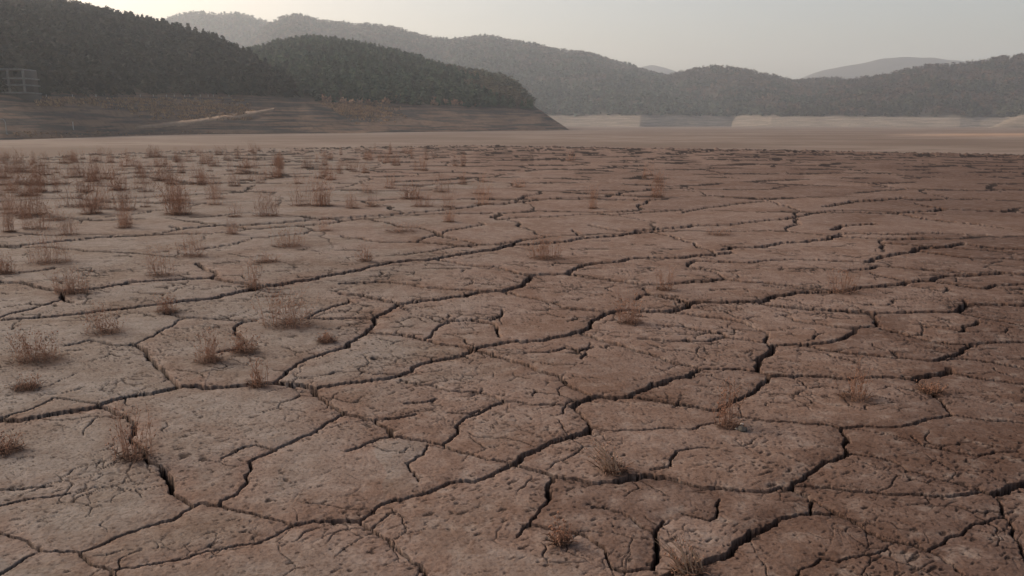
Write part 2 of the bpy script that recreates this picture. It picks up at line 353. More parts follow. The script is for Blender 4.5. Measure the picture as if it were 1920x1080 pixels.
# ------------------------------------------------------------------ the cracked plain: one adaptive height field, cut into mud plates
def grow(a, b, n):
    s = np.linspace(0, 1, n + 1)[1:]; return a + (b - a) * s ** 2
xs = np.concatenate([grow(-30, -760, 46)[::-1], np.arange(-30, 1950.1, 1.9), grow(1950, 2680, 46)])
NX = len(xs); NR = 565
ledge_x = np.array([-800, 0, 200, 400, 640, 900, 1280, 1600, 1920, 2700.])
ledge_y = np.array([297, 294, 287, 279, 274.5, 271, 277, 282, 289, 294.])
yl = np.interp(xs, ledge_x, ledge_y) + 0.7 * fbm(xs / 60, xs * 0, 5) + 1.7 * fbm(xs / 16, xs * 0, 8, 4)
g = np.linspace(0, 1, NR)[:, None]
YP = yl[None, :] + (1112 - yl[None, :]) * g                      # row 0 is the ledge, the last row is by the camera
XP = np.repeat(xs[None, :], NR, 0)
GX, GY = ground(XP, YP)
col_step = np.abs(np.gradient(GX, axis=1)); row_step = np.abs(np.gradient(GY, axis=0))
G = np.zeros_like(GX); RIM = np.zeros_like(GX); STAIN = np.zeros_like(GX); LM = np.zeros_like(GX)
HW = {1: 0.0030, 2: 0.0048, 3: 0.0100}; DEP = {1: 0.05, 2: 0.12, 3: 0.24}
def carve(P, cls, seed):
    """P: Nx2 ground points of one crack"""
    r = np.random.default_rng(seed)
    for _ in range(3):                                            # roughen the line
        seg = P[1:] - P[:-1]; L = np.linalg.norm(seg, axis=1)
        mid = (P[1:] + P[:-1]) / 2 + np.stack([-seg[:, 1], seg[:, 0]], 1) * r.normal(0, 0.06, len(L))[:, None]
        Q = np.empty((len(P) + len(mid), 2)); Q[0::2] = P; Q[1::2] = mid; P = Q
    wv = np.clip(1 + 0.75 * np.cumsum(r.normal(0, 0.22, len(P))) / 2.2, 0.6, 1.25) * (0.8 + 0.4 * r.random(len(P)))
    XS, YS = px_of(P[:, 0], P[:, 1], 0.0)
    for k in range(len(P) - 1):
        xa, xb = sorted((XS[k], XS[k + 1])); ya, yb = sorted((YS[k], YS[k + 1]))
        i0, i1 = np.searchsorted(xs, (xa - 48, xb + 48)); i0 = max(i0, 0); i1 = min(i1, NX)
        if i1 <= i0: continue
        yk = yl[min(max((i0 + i1) // 2, 0), NX - 1)]
        j0 = int((ya - 30 - yk) / (1112 - yk) * NR); j1 = int((yb + 30 - yk) / (1112 - yk) * NR) + 2
        j0 = max(j0, 0); j1 = min(j1, NR)
        if j1 <= j0: continue
        S = np.s_[j0:j1, i0:i1]
        if cls == 0:
            d = P[k + 1] - P[k]; L2 = d @ d + 1e-12; n = np.array([-d[1], d[0]]) / math.sqrt(L2)
            t = np.clip(((GX[S] - P[k, 0]) * d[0] + (GY[S] - P[k, 1]) * d[1]) / L2, 0, 1)
            dist = np.hypot(GX[S] - P[k, 0] - t * d[0], GY[S] - P[k, 1] - t * d[1])
            LM[S] = np.maximum(LM[S], dist < 0.75 * (abs(n[0]) * col_step[S] + abs(n[1]) * row_step[S])); continue
        d = P[k + 1] - P[k]; L2 = d @ d + 1e-12; n = np.array([-d[1], d[0]]) / math.sqrt(L2)
        t = np.clip(((GX[S] - P[k, 0]) * d[0] + (GY[S] - P[k, 1]) * d[1]) / L2, 0, 1)
        dist = np.hypot(GX[S] - P[k, 0] - t * d[0], GY[S] - P[k, 1] - t * d[1])
        step = abs(n[0]) * col_step[S] + abs(n[1]) * row_step[S]
        wl = (HW[cls] * (0.9 + 1.2 * abs(n[1])) * (0.58 + 0.42 * sst(2.4, 4.6, P[k, 1]))) * (wv[k] * (1 - t) + wv[k + 1] * t)
        we = np.maximum(wl, (0.56 + 0.11 * cls) * (1 - 0.30 * sst(7, 12, P[k, 1])) * step)
        gr = DEP[cls] * (1 - 0.75 * sst(7, 20, P[k, 1])) * sst(1.15, 0.78, dist / we)
        G[S] = np.maximum(G[S], gr); LM[S] = np.maximum(LM[S], dist < np.maximum(we, 0.8 * step))
        STAIN[S] = np.maximum(STAIN[S], (0.4 + 0.2 * cls) * np.exp(-dist / 0.11))
        RIM[S] = np.maximum(RIM[S], (0.35 + 0.22 * cls) * np.exp(-(dist / (0.045 + we)) ** 2))
for ci, (cls, s) in enumerate(CRACKS + [(0, q) for q in SEAMS]):
    p = np.array([[float(v) for v in q.split(',')] for q in s.split()])
    if p[0, 0] == 0: p = np.concatenate([[p[0] - (p[1] - p[0]) * 420 / abs(p[1, 0] - p[0, 0])], p])      # run on past the frame
    if p[-1, 0] == 1920: p = np.concatenate([p, [p[-1] + (p[-1] - p[-2]) * 420 / abs(p[-1, 0] - p[-2, 0])]])
    X, Y = ground(p[:, 0], p[:, 1]); carve(np.stack([X, Y], 1), cls, 100 + ci)

# cracks beyond the traced ones: an irregular network
wx = GX + 0.35 * fbm(GX / 1.1, GY / 1.1, 21, 4); wy = GY + 0.35 * fbm(GX / 1.1, GY / 1.1, 33, 4)
out = np.maximum(sst(8.6, 11.0, GY), sst(0.62, 0.68, np.abs(GX) / (GY + 0.05)))
CELL = 2.3
e, nx, ny = worley(wx / CELL, wy / CELL, 5)
e = e * CELL
step = np.abs(nx) * col_step + np.abs(ny) * row_step
vary = sst(-0.25, 0.45, fbm(GX / 1.5, GY / 2.6, 44, 2))
far = sst(9, 26, GY)
we = np.maximum(0.011 * (0.5 + vary), (0.55 + 0.25 * vary) * step)
gv = (0.006 + 0.08 * vary) * sst(1.2, 0.5, e / we) * out * (1 - 0.75 * far)
G = np.maximum(G, gv); RIM = np.maximum(RIM, 0.6 * out * (1 - far) * np.exp(-(e / (0.05 + we)) ** 2))
LM = np.maximum(LM, (e < np.maximum(0.011, (0.95 - 0.4 * sst(12, 30, GY)) * step)) * (out > 0.5))
PRIMARY = LM
# hairline cracks that die out inside the plates
wx2 = GX + 0.10 * fbm(GX / 0.25, GY / 0.25, 51, 3); wy2 = GY + 0.10 * fbm(GX / 0.25, GY / 0.25, 57, 3)
near = 1 - sst(6.5, 12, GY)
for cs, sd, wd, dp, th in ((0.44, 9, 0.0022, 0.016, 0.00), (0.21, 15, 0.0018, 0.009, 0.05), (0.10, 25, 0.0015, 0.006, 0.12)):
    e2, nx2, ny2 = worley(wx2 / cs, wy2 / cs, sd, 0.95)
    st2 = np.abs(nx2) * col_step + np.abs(ny2) * row_step
    live = sst(th, th + 0.25, fbm(GX / 0.5, GY / 0.5, sd + 3, 3))
    G = np.maximum(G, dp * live * (0.15 + 0.85 * near) * sst(1.25, 0.5, e2 * cs / np.maximum(wd, 0.42 * st2)))
# small elongated pits and scabs on the crust
ca, sa = math.cos(0.6), math.sin(0.6); ux = GX * ca + GY * sa + 0.05 * fbm(GX / 0.5, GY / 0.5, 61, 2); uy = -GX * sa + GY * ca + 0.05 * fbm(GX / 0.5, GY / 0.5, 67, 2)
dens = fbm(GX / 0.9, GY / 0.9, 63, 3)
p1 = noise(ux / 0.062, uy / 0.026, 71); p2 = noise(ux / 0.11, uy / 0.034, 73); p3 = noise(ux / 0.036, uy / 0.016, 77)
pit = 0.005 * sst(0.56, 0.70, p1 + 0.40 * dens) + 0.004 * sst(0.68, 0.80, p2 + 0.35 * dens) + 0.004 * sst(0.50, 0.66, p3 + 0.4 * dens)
pit *= (1 - sst(5.5, 11, GY))
for (hx, hy, hr, hd) in ((702, 671, 0.020, 0.03),):
    qx, qy = ground(hx, hy); pit = np.maximum(pit, hd * np.exp(-(((GX - qx) / hr) ** 2 + ((GY - qy) / (hr * 1.6)) ** 2) ** 2))
# relief of the crust
Z = 0.013 * fbm(GX / 1.6, GY / 1.6, 81, 3) + 0.035 * fbm(GX / 6, GY / 3.5, 83, 3) * sst(5, 14, GY)
Z += 0.0034 * fbm(GX / 0.16, GY / 0.12, 85, 4) * (1 - sst(8, 16, GY)) + 0.0026 * fbm(GX / 0.030, GY / 0.022, 89, 2) * near
Ldist = ground(xs, yl)[1][None, :]
edge = sst(0.80, 0.99, GY / Ldist)
Z += edge * (0.22 * np.abs(fbm(GX / 0.8, GY / 1.4, 93, 4)) + 0.10 * fbm(GX / 0.35, GY / 0.5, 95, 3) - 0.10 * sst(0.95, 1.0, GY / Ldist))
Z -= 0.010 * RIM * (1 - far) * (0.5 + 0.9 * np.abs(fbm(GX / 0.05, GY / 0.05, 99, 3))) + G + pit
recess_shade = np.clip((G - 0.002) / 0.005, 0, 1)  # darkens with groove depth: crack shade put into the colour
recess_shade = np.maximum(recess_shade, 0.8 * np.clip(pit / 0.004, 0, 1))  # pits get the same painted shade

# tufts: base pixel, height in pixels, width in pixels, style, label
TUFTS = [
 (540, 610, 78, 120, 'dense', "widest rusty weed clump, dense, on pale mud left of the middle"),
 (483, 724, 62, 50, 'thin', "thin upright weed with splayed pale root straws, right on the long dark crack"),
 (392, 678, 66, 62, 'mid', "reddish weed tuft with dark base above the long crack, left of the widest clump's foot"),
 (66, 676, 64, 110, 'dense', "dark broad weed clump near the left edge with a long grey shadow"),
 (50, 728, 36, 64, 'low', "low dark weed mat just in front of the broad clump at the left edge"),
 (195, 624, 54, 92, 'mid', "brown weed tuft under the thin diagonal crack on the left"),
 (312, 586, 40, 50, 'mid', "small brown weed tuft sitting on a thin crack left of the widest clump"),
 (135, 549, 50, 76, 'dense', "dark-based weed tuft at the forked crack near the left edge"),
 (300, 516, 60, 62, 'mid', "tall loose weed tuft with dark foot above the pale plate on the left"),
 (360, 480, 50, 64, 'mid', "weed tuft with dark foot just behind the small stepped crack on the left"),
 (92, 492, 66, 100, 'dense', "big dark brown weed clump behind the forked crack at the left"),
 (540, 461, 44, 76, 'mid', "weed tuft with a wide dark skirt behind the widest clump"),
 (500, 491, 22, 54, 'low', "low brown weed mat between the skirted tuft and the widest clump"),
 (750, 436, 26, 84, 'low', "flat wide weed mat lying on the plain left of the centre"),
 (1022, 484, 48, 74, 'dense', "reddish weed tuft with dark foot alone near the middle of the plain"),
 (682, 489, 38, 34, 'thin', "sparse stalky weed beside the crack left of the middle"),
 (1246, 544, 54, 44, 'thin', "upright stalky weed beside a dark crack corner, right of the middle"),
 (1180, 606, 64, 62, 'mid', "straw-coloured weed growing out of the widest crack in the middle"),
 (1580, 548, 52, 64, 'thin', "fan-shaped pale weed on a dark crack at the right"),
 (1598, 746, 74, 76, 'thin', "sprawling weed with reddish straw base on the large right-hand plate"),
 (1365, 800, 104, 64, 'thin', "tall pale weed beside the dark stone and two pebbles"),
 (1150, 884, 84, 64, 'straw', "leaning straw weed with painted shade and debris just above a long crack, lower middle"),
 (1290, 1072, 96, 76, 'straw', "bundle of pale leaning straw at the bottom edge of the picture"),
 (248, 856, 110, 92, 'thin', "weed over the knobbly crack at lower left with debris under a painted shadow"),
 (6, 846, 52, 84, 'low', "dark weed mat cut off by the left edge, lower left"),
 (476, 540, 62, 40, 'thin', "very thin weed stalks behind the widest clump's left side"),
 (1052, 1020, 52, 40, 'thin', "few short dry stalks on the plate at the bottom, left of the straw bundle"),
 (612, 640, 26, 44, 'low', "low scatter of dry twigs just in front of the widest clump"),
 (455, 660, 40, 60, 'mid', "reddish weed between the tuft with dark base and the widest clump"),
 (1745, 735, 26, 50, 'low', "low reddish weed mat right of the large right-hand plate's crack"),
 (6, 512, 40, 50, 'dense', "dark weed tuft cut by the left edge beside the big brown clump"),
]
FAR_T = []
fr = np.random.default_rng(5)
spots = [(500, 407, 42, 62), (565, 386, 44, 52), (335, 402, 60, 74), (402, 372, 42, 52), (275, 359, 36, 36), (228, 356, 32, 42), (150, 386, 46, 96), (110, 346, 34, 50),
 (62, 347, 40, 60), (190, 336, 30, 40), (40, 322, 30, 50), (262, 331, 30, 36), (455, 326, 26, 36), (700, 389, 26, 36), (792, 388, 22, 52), (842, 417, 22, 28), (906, 341, 16, 18),
 (972, 351, 14, 36), (868, 346, 20, 24), (690, 362, 24, 40), (620, 338, 22, 30), (560, 346, 26, 30), (520, 332, 20, 26), (300, 311, 20, 34), (352, 302, 18, 34), (122, 307, 22, 34),
 (180, 302, 18, 30), (30, 303, 20, 40), (10, 392, 40, 40), (42, 403, 34, 40), (128, 440, 34, 44), (235, 421, 40, 34), (440, 408, 30, 34), (435, 440, 22, 34), (610, 433, 26, 34),
 (1345, 440, 14, 60), (770, 372, 26, 60), (660, 392, 24, 30), (240, 312, 20, 40), (400, 312, 18, 30), (75, 312, 20, 40), (10, 335, 30, 40), (320, 345, 30, 34), (440, 350, 24, 30)]
for s_ in spots: FAR_T.append(s_)
for k in range(195):
    a_ = fr.random() ** 1.6; x = -20 + 900 * a_ if k < 178 else fr.uniform(600, 1250); y = fr.uniform(296 - 14 * min(1, a_ * 1.6), 372 - 50 * a_) if k < 178 else fr.uniform(300, 390)
    if 60 < k < 75: x, y = fr.uniform(-10, 420), fr.uniform(375, 440)
    FAR_T.append((x, y, 0.30 * (y - HORIZON) * fr.uniform(0.5, 1.15), 0.36 * (y - HORIZON) * fr.uniform(0.4, 1.0)))
litter_shade = np.zeros_like(Z)
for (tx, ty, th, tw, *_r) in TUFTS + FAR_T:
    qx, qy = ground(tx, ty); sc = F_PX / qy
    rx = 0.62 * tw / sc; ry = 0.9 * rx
    dd = ((GX - qx - 0.15 * rx) / rx) ** 2 + ((GY - qy) / ry) ** 2  # dark foot patch, set to the right like the tuft's shadow
    litter_shade = np.maximum(litter_shade, 0.95 * np.exp(-dd * 2.0))
litter_shade = np.clip(litter_shade * (0.85 + 0.9 * fbm(GX / 0.12, GY / 0.12, 131, 3)), 0, 0.9)
litter_shade = np.maximum(litter_shade, 0.20 * sst(0.1, 0.6, fbm(GX / 3.0, GY / 3.0, 135, 4)))
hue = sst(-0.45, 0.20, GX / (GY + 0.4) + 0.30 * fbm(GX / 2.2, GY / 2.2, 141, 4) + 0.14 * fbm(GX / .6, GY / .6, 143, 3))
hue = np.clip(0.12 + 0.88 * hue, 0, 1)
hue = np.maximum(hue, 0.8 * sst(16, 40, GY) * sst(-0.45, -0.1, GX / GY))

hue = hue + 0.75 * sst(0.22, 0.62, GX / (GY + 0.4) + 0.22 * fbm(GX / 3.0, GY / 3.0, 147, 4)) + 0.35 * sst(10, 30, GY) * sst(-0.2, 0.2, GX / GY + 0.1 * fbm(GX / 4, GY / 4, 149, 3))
hue = hue + 0.55 * STAIN * (0.5 + 1.2 * np.clip(0.5 + fbm(GX / 0.25, GY / 0.25, 163, 3), 0, 1)) * (1 - sst(7, 12, GY))
# rows that fall away behind the ledge
drop = [(0.5, -0.22), (1.6, -0.55), (4, -1.1), (8, -2.1), (13, -3.05), (16, -3.4)]
dl = ground(xs, yl)[1]; ul = ground(xs, yl)[0] / dl
eX, eY, eZ = [], [], []
for off, zz in drop:
    d = dl + off; eX.append(ul * d); eY.append(d); eZ.append(np.full(NX, zz) + 0.12 * fbm(xs / 20, xs * 0 + off, 151, 3))
nD = len(drop)
VX = np.concatenate([np.array(eX)[::-1], GX]); VY = np.concatenate([np.array(eY)[::-1], GY]); VZ = np.concatenate([np.array(eZ)[::-1], Z])
pad = lambda A, v: np.concatenate([np.full((nD, NX), v), A])
A_recess_shade = pad(recess_shade, 0.0); A_hue = pad(hue, 0.8); A_litter_shade = pad(litter_shade, 0.1)
PR = pad(PRIMARY, 0.0)
NRT = NR + nD
# label the plates: connected cells between cracks
thin = (PR[:-1, :-1] + PR[1:, :-1] + PR[:-1, 1:] + PR[1:, 1:]) > 1.5
crack = thin.copy()
rowi = np.arange(crack.shape[0])[:, None]
for it in range(3):                                              # close the small gaps in the crack lines before labelling
    c_ = crack.copy(); c_[1:] |= crack[:-1]; c_[:-1] |= crack[1:]; c_[:, 1:] |= crack[:, :-1]; c_[:, :-1] |= crack[:, 1:]; crack = np.where(rowi > (24, 190, 260)[it], c_, crack)
H, W = crack.shape
par = []
def find(a):
    while par[a] != a: par[a] = par[par[a]]; a = par[a]
    return a
lab = np.zeros((H, W), np.int32); prev = []
par.append(0)
for r in range(H):
    m = ~crack[r]; dlt = np.diff(np.concatenate([[0], m.astype(np.int8), [0]]))
    st = np.where(dlt == 1)[0]; en = np.where(dlt == -1)[0]; cur = []; pi = 0
    for s, e_ in zip(st, en):
        l = 0
        while pi < len(prev) and prev[pi][1] <= s: pi += 1
        q = pi
        while q < len(prev) and prev[q][0] < e_:
            a = find(prev[q][2])
            if l == 0: l = a
            elif a != l: par[max(a, l)] = min(a, l); l = min(a, l)
            q += 1
        if l == 0: l = len(par); par.append(l)
        lab[r, s:e_] = l; cur.append((s, e_, l))
    prev = cur
root = np.array([find(i) for i in range(len(par))]); lab = root[lab]
cnt = np.bincount(lab.ravel(), minlength=len(par)); cnt[0] = 0
lab[(cnt < 18)[lab]] = 0
def spread(allow, n):
    global lab
    for _ in range(n):
        if not ((lab == 0) & allow).any(): break
        for ax, sh in ((0, 1), (0, -1), (1, 1), (1, -1)):
            n_ = np.roll(lab, sh, ax); lab = np.where((lab == 0) & allow & (n_ > 0), n_, lab)
spread(~thin, 5); spread(np.ones_like(thin), 80)
cx = (xs[:-1] + xs[1:]) / 2; infr = (cx > 0) & (cx < 1920)
vis = np.bincount(lab[:-12][:, infr].ravel(), minlength=len(par)); vis[0] = 0
order = np.argsort(-vis); top = [int(k) for k in order[:300] if vis[k] > 25]

# every plate sits a little differently and has dried to its own shade
labv = np.pad(lab, ((0, 1), (0, 1)), 'edge'); pr = np.random.default_rng(12).normal(0, 1, (len(par), 4))
nearw = (1 - sst(7, 14, VY)) * (np.arange(NRT)[:, None] >= nD)
VZ = VZ + nearw * (0.0010 * pr[labv, 0] + 0.0012 * pr[labv, 1] * np.sin(VX * 1.7 + pr[labv, 2] * 3))
A_hue = np.clip(A_hue + 0.16 * pr[labv, 3], 0, 2)
# the big sheet of silt that reaches the horizon
def lakebed_mesh():
    th = np.concatenate([np.linspace(-180, -52, 40), np.linspace(-52, 52, 360)[1:], np.linspace(52, 180, 40)[1:]]) * math.pi / 180
    rr = np.concatenate([np.linspace(0.5, 60, 14), np.geomspace(64, 5500, 150)])
    Tt, R = np.meshgrid(th, rr)
    X = R * np.sin(Tt); Y = R * np.cos(Tt)
    z = -0.4 - 2.6 * sst(35, 50, R)
    fl = sst(60, 110, R)
    z = z + fl * (0.10 * fbm(X / 40, Y / 60, 201, 3) + 0.03 * fbm(X / 8, Y / 12, 205, 3))
    bar = sst(0.0, 0.5, fbm(X / 60, Y / 50, 207, 3) * 0.35 + 0.62 - np.hypot((X - 190) / 95, (Y - 300) / 75))
    z = z + fl * bar * (1.0 + 0.25 * fbm(X / 12, Y / 12, 209, 3))
    n = len(th); m = len(rr)
    i = np.arange(m - 1)[:, None] * n + np.arange(n - 1)[None, :]
    Fq = np.stack([i, i + 1, i + n + 1, i + n], -1).reshape(-1, 4)[:, ::-1]
    return mesh_np('lakebed', np.stack([X, Y, z], -1).reshape(-1, 3), Fq, M_SILT, attrs={'sand': (bar * fl).ravel()})
lakebed = obj('lakebed', lakebed_mesh(), kind='structure', label="cracked brown bed of a drained reservoir running to the far shore")

flat = lab.ravel()
iv = (np.arange(H)[:, None] * W + np.arange(W)[None, :])
vi = (np.arange(H)[:, None] * NX + np.arange(W)[None, :]).ravel()
QUAD = np.stack([vi, vi + NX, vi + NX + 1, vi + 1], 1)
VALL = np.stack([VX, VY, VZ], -1).reshape(-1, 3)
AD, AH, AL = A_recess_shade.ravel(), A_hue.ravel(), A_litter_shade.ravel()
rank = np.full(len(par), len(top)); rank[top] = np.arange(len(top))
cr = rank[flat]; so = np.argsort(cr, kind='stable'); bounds = np.searchsorted(cr[so], np.arange(len(top) + 2))
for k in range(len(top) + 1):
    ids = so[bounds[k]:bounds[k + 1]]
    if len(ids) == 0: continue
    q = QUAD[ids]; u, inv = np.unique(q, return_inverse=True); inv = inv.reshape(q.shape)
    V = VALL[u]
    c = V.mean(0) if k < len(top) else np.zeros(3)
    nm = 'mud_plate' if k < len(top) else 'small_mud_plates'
    me = mesh_np(nm, V - c, inv, M_MUD, attrs={'recess_shade': AD[u], 'hue': AH[u], 'litter_shade': AL[u]})
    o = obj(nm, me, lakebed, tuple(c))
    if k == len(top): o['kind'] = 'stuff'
print('plates', len(top), 'tris', 2 * len(QUAD), round(time.time() - T0, 1))
def plain_z(X, Y):
    px_, py_ = px_of(X, Y, 0.0)
    i = int(np.clip(np.searchsorted(xs, px_), 1, NX - 2)); j = int(np.clip(round((py_ - yl[i]) / (1112 - yl[i]) * (NR - 1)), 1, NR - 2))
    return float(Z[j - 1:j + 2, i - 1:i + 2].max())

# ------------------------------------------------------------------ hills round the reservoir
class Hill:
    def __init__(self, name, ctrl, mat, label, seed, ncol=260, tree_h=4.5, rough=1.0, ytree=None, gul=0.9):
        ctrl = np.array(ctrl, float); x = np.linspace(ctrl[0, 0], ctrl[-1, 0], ncol)
        yr = np.interp(x, ctrl[:, 0], ctrl[:, 1]); 
        ker = np.ones(5) / 5; yr = np.convolve(np.pad(yr, 2, 'edge'), ker, 'valid') + 1.3 * fbm(x / 45, x * 0 + seed, seed, 3)
        dr, dt, df = (np.interp(x, ctrl[:, 0], ctrl[:, k]) for k in (2, 3, 4))
        a = ray(x, yr); ur = a[0] / a[1]; zr = CAM_H + a[2] / a[1] * dr
        b = ray(x, np.full_like(x, 225)); ub = b[0] / b[1]
        yt = np.interp(x, [q[0] for q in ytree], [q[1] for q in ytree]); at_ = ray(x, yt); zt = CAM_H + at_[2] / at_[1] * dt
        zr = zr - tree_h * sst(0, 14, zr - zt)
        zt = np.minimum(zt, zr); WL = zt
        s1 = np.linspace(0, 1, 16); s2 = np.linspace(0, 1, 32)[1:]; s3 = np.linspace(0, 1, 14)[1:]
        D, ZZ, U = [], [], []
        for s in s1: D.append(df + (dt - df) * s); ZZ.append(-3.4 + (zt + 3.4) * s ** 0.9); U.append(ub)
        for s in s2:
            D.append(dt + (dr - dt) * s); f = 0.75 * s + 0.25 * math.sin(s * math.pi / 2)
            ZZ.append(zt + (zr - zt) * f); U.append(ub + (ur - ub) * f)
        for s in s3: D.append(dr + (dr - df) * 0.9 * s); ZZ.append(zr + (-4 - zr) * (s * s * (3 - 2 * s))); U.append(ur + (ub - ur) * s)
        D = np.array(D); ZZ = np.array(ZZ); U = np.array(U); X = U * D
        hh = np.clip((ZZ - zt) / np.maximum(zr - zt, 8.0), 0, 1); win = np.clip(4 * hh * (1 - hh), 0, 1)
        ZZ = ZZ + rough * win * (0.10 * (zr - zt)) * fbm(X / 90, D / 90, seed, 4)
        bank = np.clip((ZZ + 3) / 4, 0, 1) * np.clip((WL - ZZ) / 3, 0, 1)
        ZZ = ZZ + bank * (gul * fbm(X / 14, D / 60, seed + 3, 4) + 0.42 * np.sin(ZZ * 3.4 + fbm(X / 40, D / 40, seed + 5)))
        self.X, self.D, self.Z, self.x, self.seed = X, D, ZZ, x, seed
        self.room = zr - zt; self.n1 = len(s1); self.nr = len(s1) + len(s2)
        n = ncol; m = len(D); i = np.arange(m - 1)[:, None] * n + np.arange(n - 1)[None, :]
        Fq = np.stack([i, i + 1, i + n + 1, i + n], -1).reshape(-1, 4)
        self.o = obj(name, mesh_np(name, np.stack([X, D, ZZ], -1).reshape(-1, 3), Fq, mat, attrs={'wooded': np.repeat(np.clip((np.arange(m) - len(s1) + 1) / 1.0, 0, 1)[:, None] * np.ones(n)[None] * (1 if tree_h else 0), 1, 0).ravel()}), kind='structure', label=label)
    def at(self, px_, py_):
        """surface point seen at a pixel of the photograph"""
        i = int(np.clip(np.searchsorted(self.x, px_), 0, len(self.x) - 1))
        _, yy = px_of(self.X[:, i], self.D[:, i], self.Z[:, i]); m = np.minimum.accumulate(yy[:self.nr])
        j = int(np.clip(np.searchsorted(-m, -py_), 1, self.nr - 1)); t = np.clip((m[j - 1] - py_) / (m[j - 1] - m[j] + 1e-9), 0, 1)
        return tuple(float(A[j - 1, i] * (1 - t) + A[j, i] * t) for A in (self.X, self.D, self.Z))
    def scatter(self, spacing, seed, behind=3, lo=-9):
        """random points over the wooded part of the slope"""
        r = np.random.default_rng(seed)
        X, D, Z = (A[self.n1 - 1:self.nr + behind] for A in (self.X, self.D, self.Z))
        ex = np.stack([X[:-1, 1:] - X[:-1, :-1], D[:-1, 1:] - D[:-1, :-1]], -1); ey = np.stack([X[1:, :-1] - X[:-1, :-1], D[1:, :-1] - D[:-1, :-1]], -1)
        area = np.abs(ex[..., 0] * ey[..., 1] - ex[..., 1] * ey[..., 0])
        ok = Z[:-1, :-1] > lo; area = area * ok * (self.room[:-1] > 5) * ((self.x[:-1] > -260) & (self.x[:-1] < 2180))
        n = int(area.sum() / spacing ** 2); c = np.cumsum(area.ravel()); k = np.searchsorted(c, r.random(n) * c[-1])
        a, b = r.random(n), r.random(n); j, i = np.unravel_index(k, area.shape)
        def bil(A): return (A[j, i] * (1 - a) + A[j, i + 1] * a) * (1 - b) + (A[j + 1, i] * (1 - a) + A[j + 1, i + 1] * a) * b
        return np.stack([bil(X), bil(D), bil(Z)], -1)

TL = 218
def H_(pts, dr, df, run):
    """ridge pixels plus ridge, foot and bank-run distances given at a few pixels"""
    I = lambda tab, x: np.interp(x, [q[0] for q in tab], [q[1] for q in tab])
    return [(x, y, I(dr, x), I(df, x) + I(run, x), I(df, x)) for x, y in pts]
hillA = Hill('hill', H_([(-900, -150), (-400, -95), (-100, -52), (0, -26), (60, -10), (110, 2), (183, 15), (227, 27), (283, 40), (333, 52), (370, 62), (407, 72), (433, 87), (467, 103), (500, 125), (527, 142), (547, 163), (562, 181), (590, 192), (620, 205), (660, 228), (700, 252)],
   [(-900, 640), (0, 610), (300, 600), (433, 570), (562, 470), (700, 440)], [(-900, 215), (-100, 222), (0, 230), (60, 245), (110, 260), (183, 290), (227, 310), (283, 330), (333, 345), (433, 364), (562, 386), (700, 402)], [(-900, 45), (0, 42), (400, 40), (562, 42), (700, 30)]), M_BANK_NEAR,
   "dark wooded hill above a bare grey bank on the left", 301, 330, ytree=[(-900, 178), (0, 180), (300, 179), (420, 178), (562, 184), (700, 200)])
hillB = Hill('hill', H_([(330, 150), (400, 118), (460, 97), (515, 82), (573, 70), (610, 72), (647, 77), (685, 83), (723, 93), (783, 108), (840, 123), (913, 135), (950, 143), (967, 150), (987, 173), (1007, 203), (1030, 219), (1050, 232), (1068, 244.5), (1080, 252)],
   [(330, 820), (573, 830), (783, 800), (913, 760), (967, 730), (987, 690), (1007, 640), (1050, 620), (1080, 605)], [(330, 395), (573, 404), (647, 412), (723, 430), (840, 470), (913, 495), (1007, 540), (1068, 575), (1080, 578)], [(330, 60), (840, 60), (1007, 62), (1068, 20), (1080, 15)]), M_BANK_NEAR,
   "wooded headland ending in a bare point left of the middle", 311, 300, ytree=[(330, 190), (600, 192), (760, 197), (860, 200), (1007, 206)])
hillC = Hill('hill', H_([(60, 150), (200, 85), (300, 40), (330, 28), (355, 21), (375, 22), (395, 25), (420, 24), (445, 23), (470, 29), (500, 40), (560, 68), (620, 92), (700, 130), (800, 175), (860, 215)], [(60, 2700), (500, 2700), (860, 2500)], [(0, 1600)], [(0, 200)]), M_BANK_FAR,
   "hazy two-humped mountain behind the left hill", 321, 200, 6, ytree=[(0, TL)])
hillD = Hill('hill', H_([(330, 180), (420, 110), (505, 42), (525, 31), (550, 25), (575, 29), (600, 36), (650, 42), (700, 44), (740, 50), (790, 65), (840, 73), (880, 68), (920, 66), (960, 74), (1010, 83), (1050, 92), (1095, 95), (1150, 112), (1200, 127), (1230, 136), (1260, 143), (1300, 156), (1380, 182), (1450, 215)],
   [(330, 2350), (600, 2340), (960, 2220), (1200, 2080), (1450, 1900)], [(330, 1400), (900, 1330), (1100, 1270), (1211, 1218), (1221, 1250), (1260, 1280), (1300, 1305), (1350, 1325), (1400, 1380), (1500, 1480)], [(330, 60), (1211, 60), (1221, 46), (1500, 52)]), M_BANK_FAR,
   "long hazy mountain ridge across the middle with a pale shore at its foot", 331, 420, 6, ytree=[(0, 216.5), (1211, 217), (1450, 219)])
hillF = Hill('hill', H_([(1090, 225), (1150, 190), (1220, 150), (1275, 135), (1305, 128), (1330, 125), (1350, 125), (1370, 127), (1395, 130), (1420, 135), (1448, 142), (1475, 149), (1500, 151), (1540, 148), (1570, 147), (1600, 156), (1680, 180), (1760, 215)],
   [(1090, 1900), (1760, 1830)], [(1090, 1560), (1330, 1420), (1360, 1370), (1400, 1310), (1480, 1240), (1600, 1230), (1760, 1300)], [(1090, 60), (1760, 60)]), M_BANK_FAR,
   "low wooded hill with a pale shore right of the middle", 341, 300, 5, ytree=[(1090, 219), (1500, 218)])
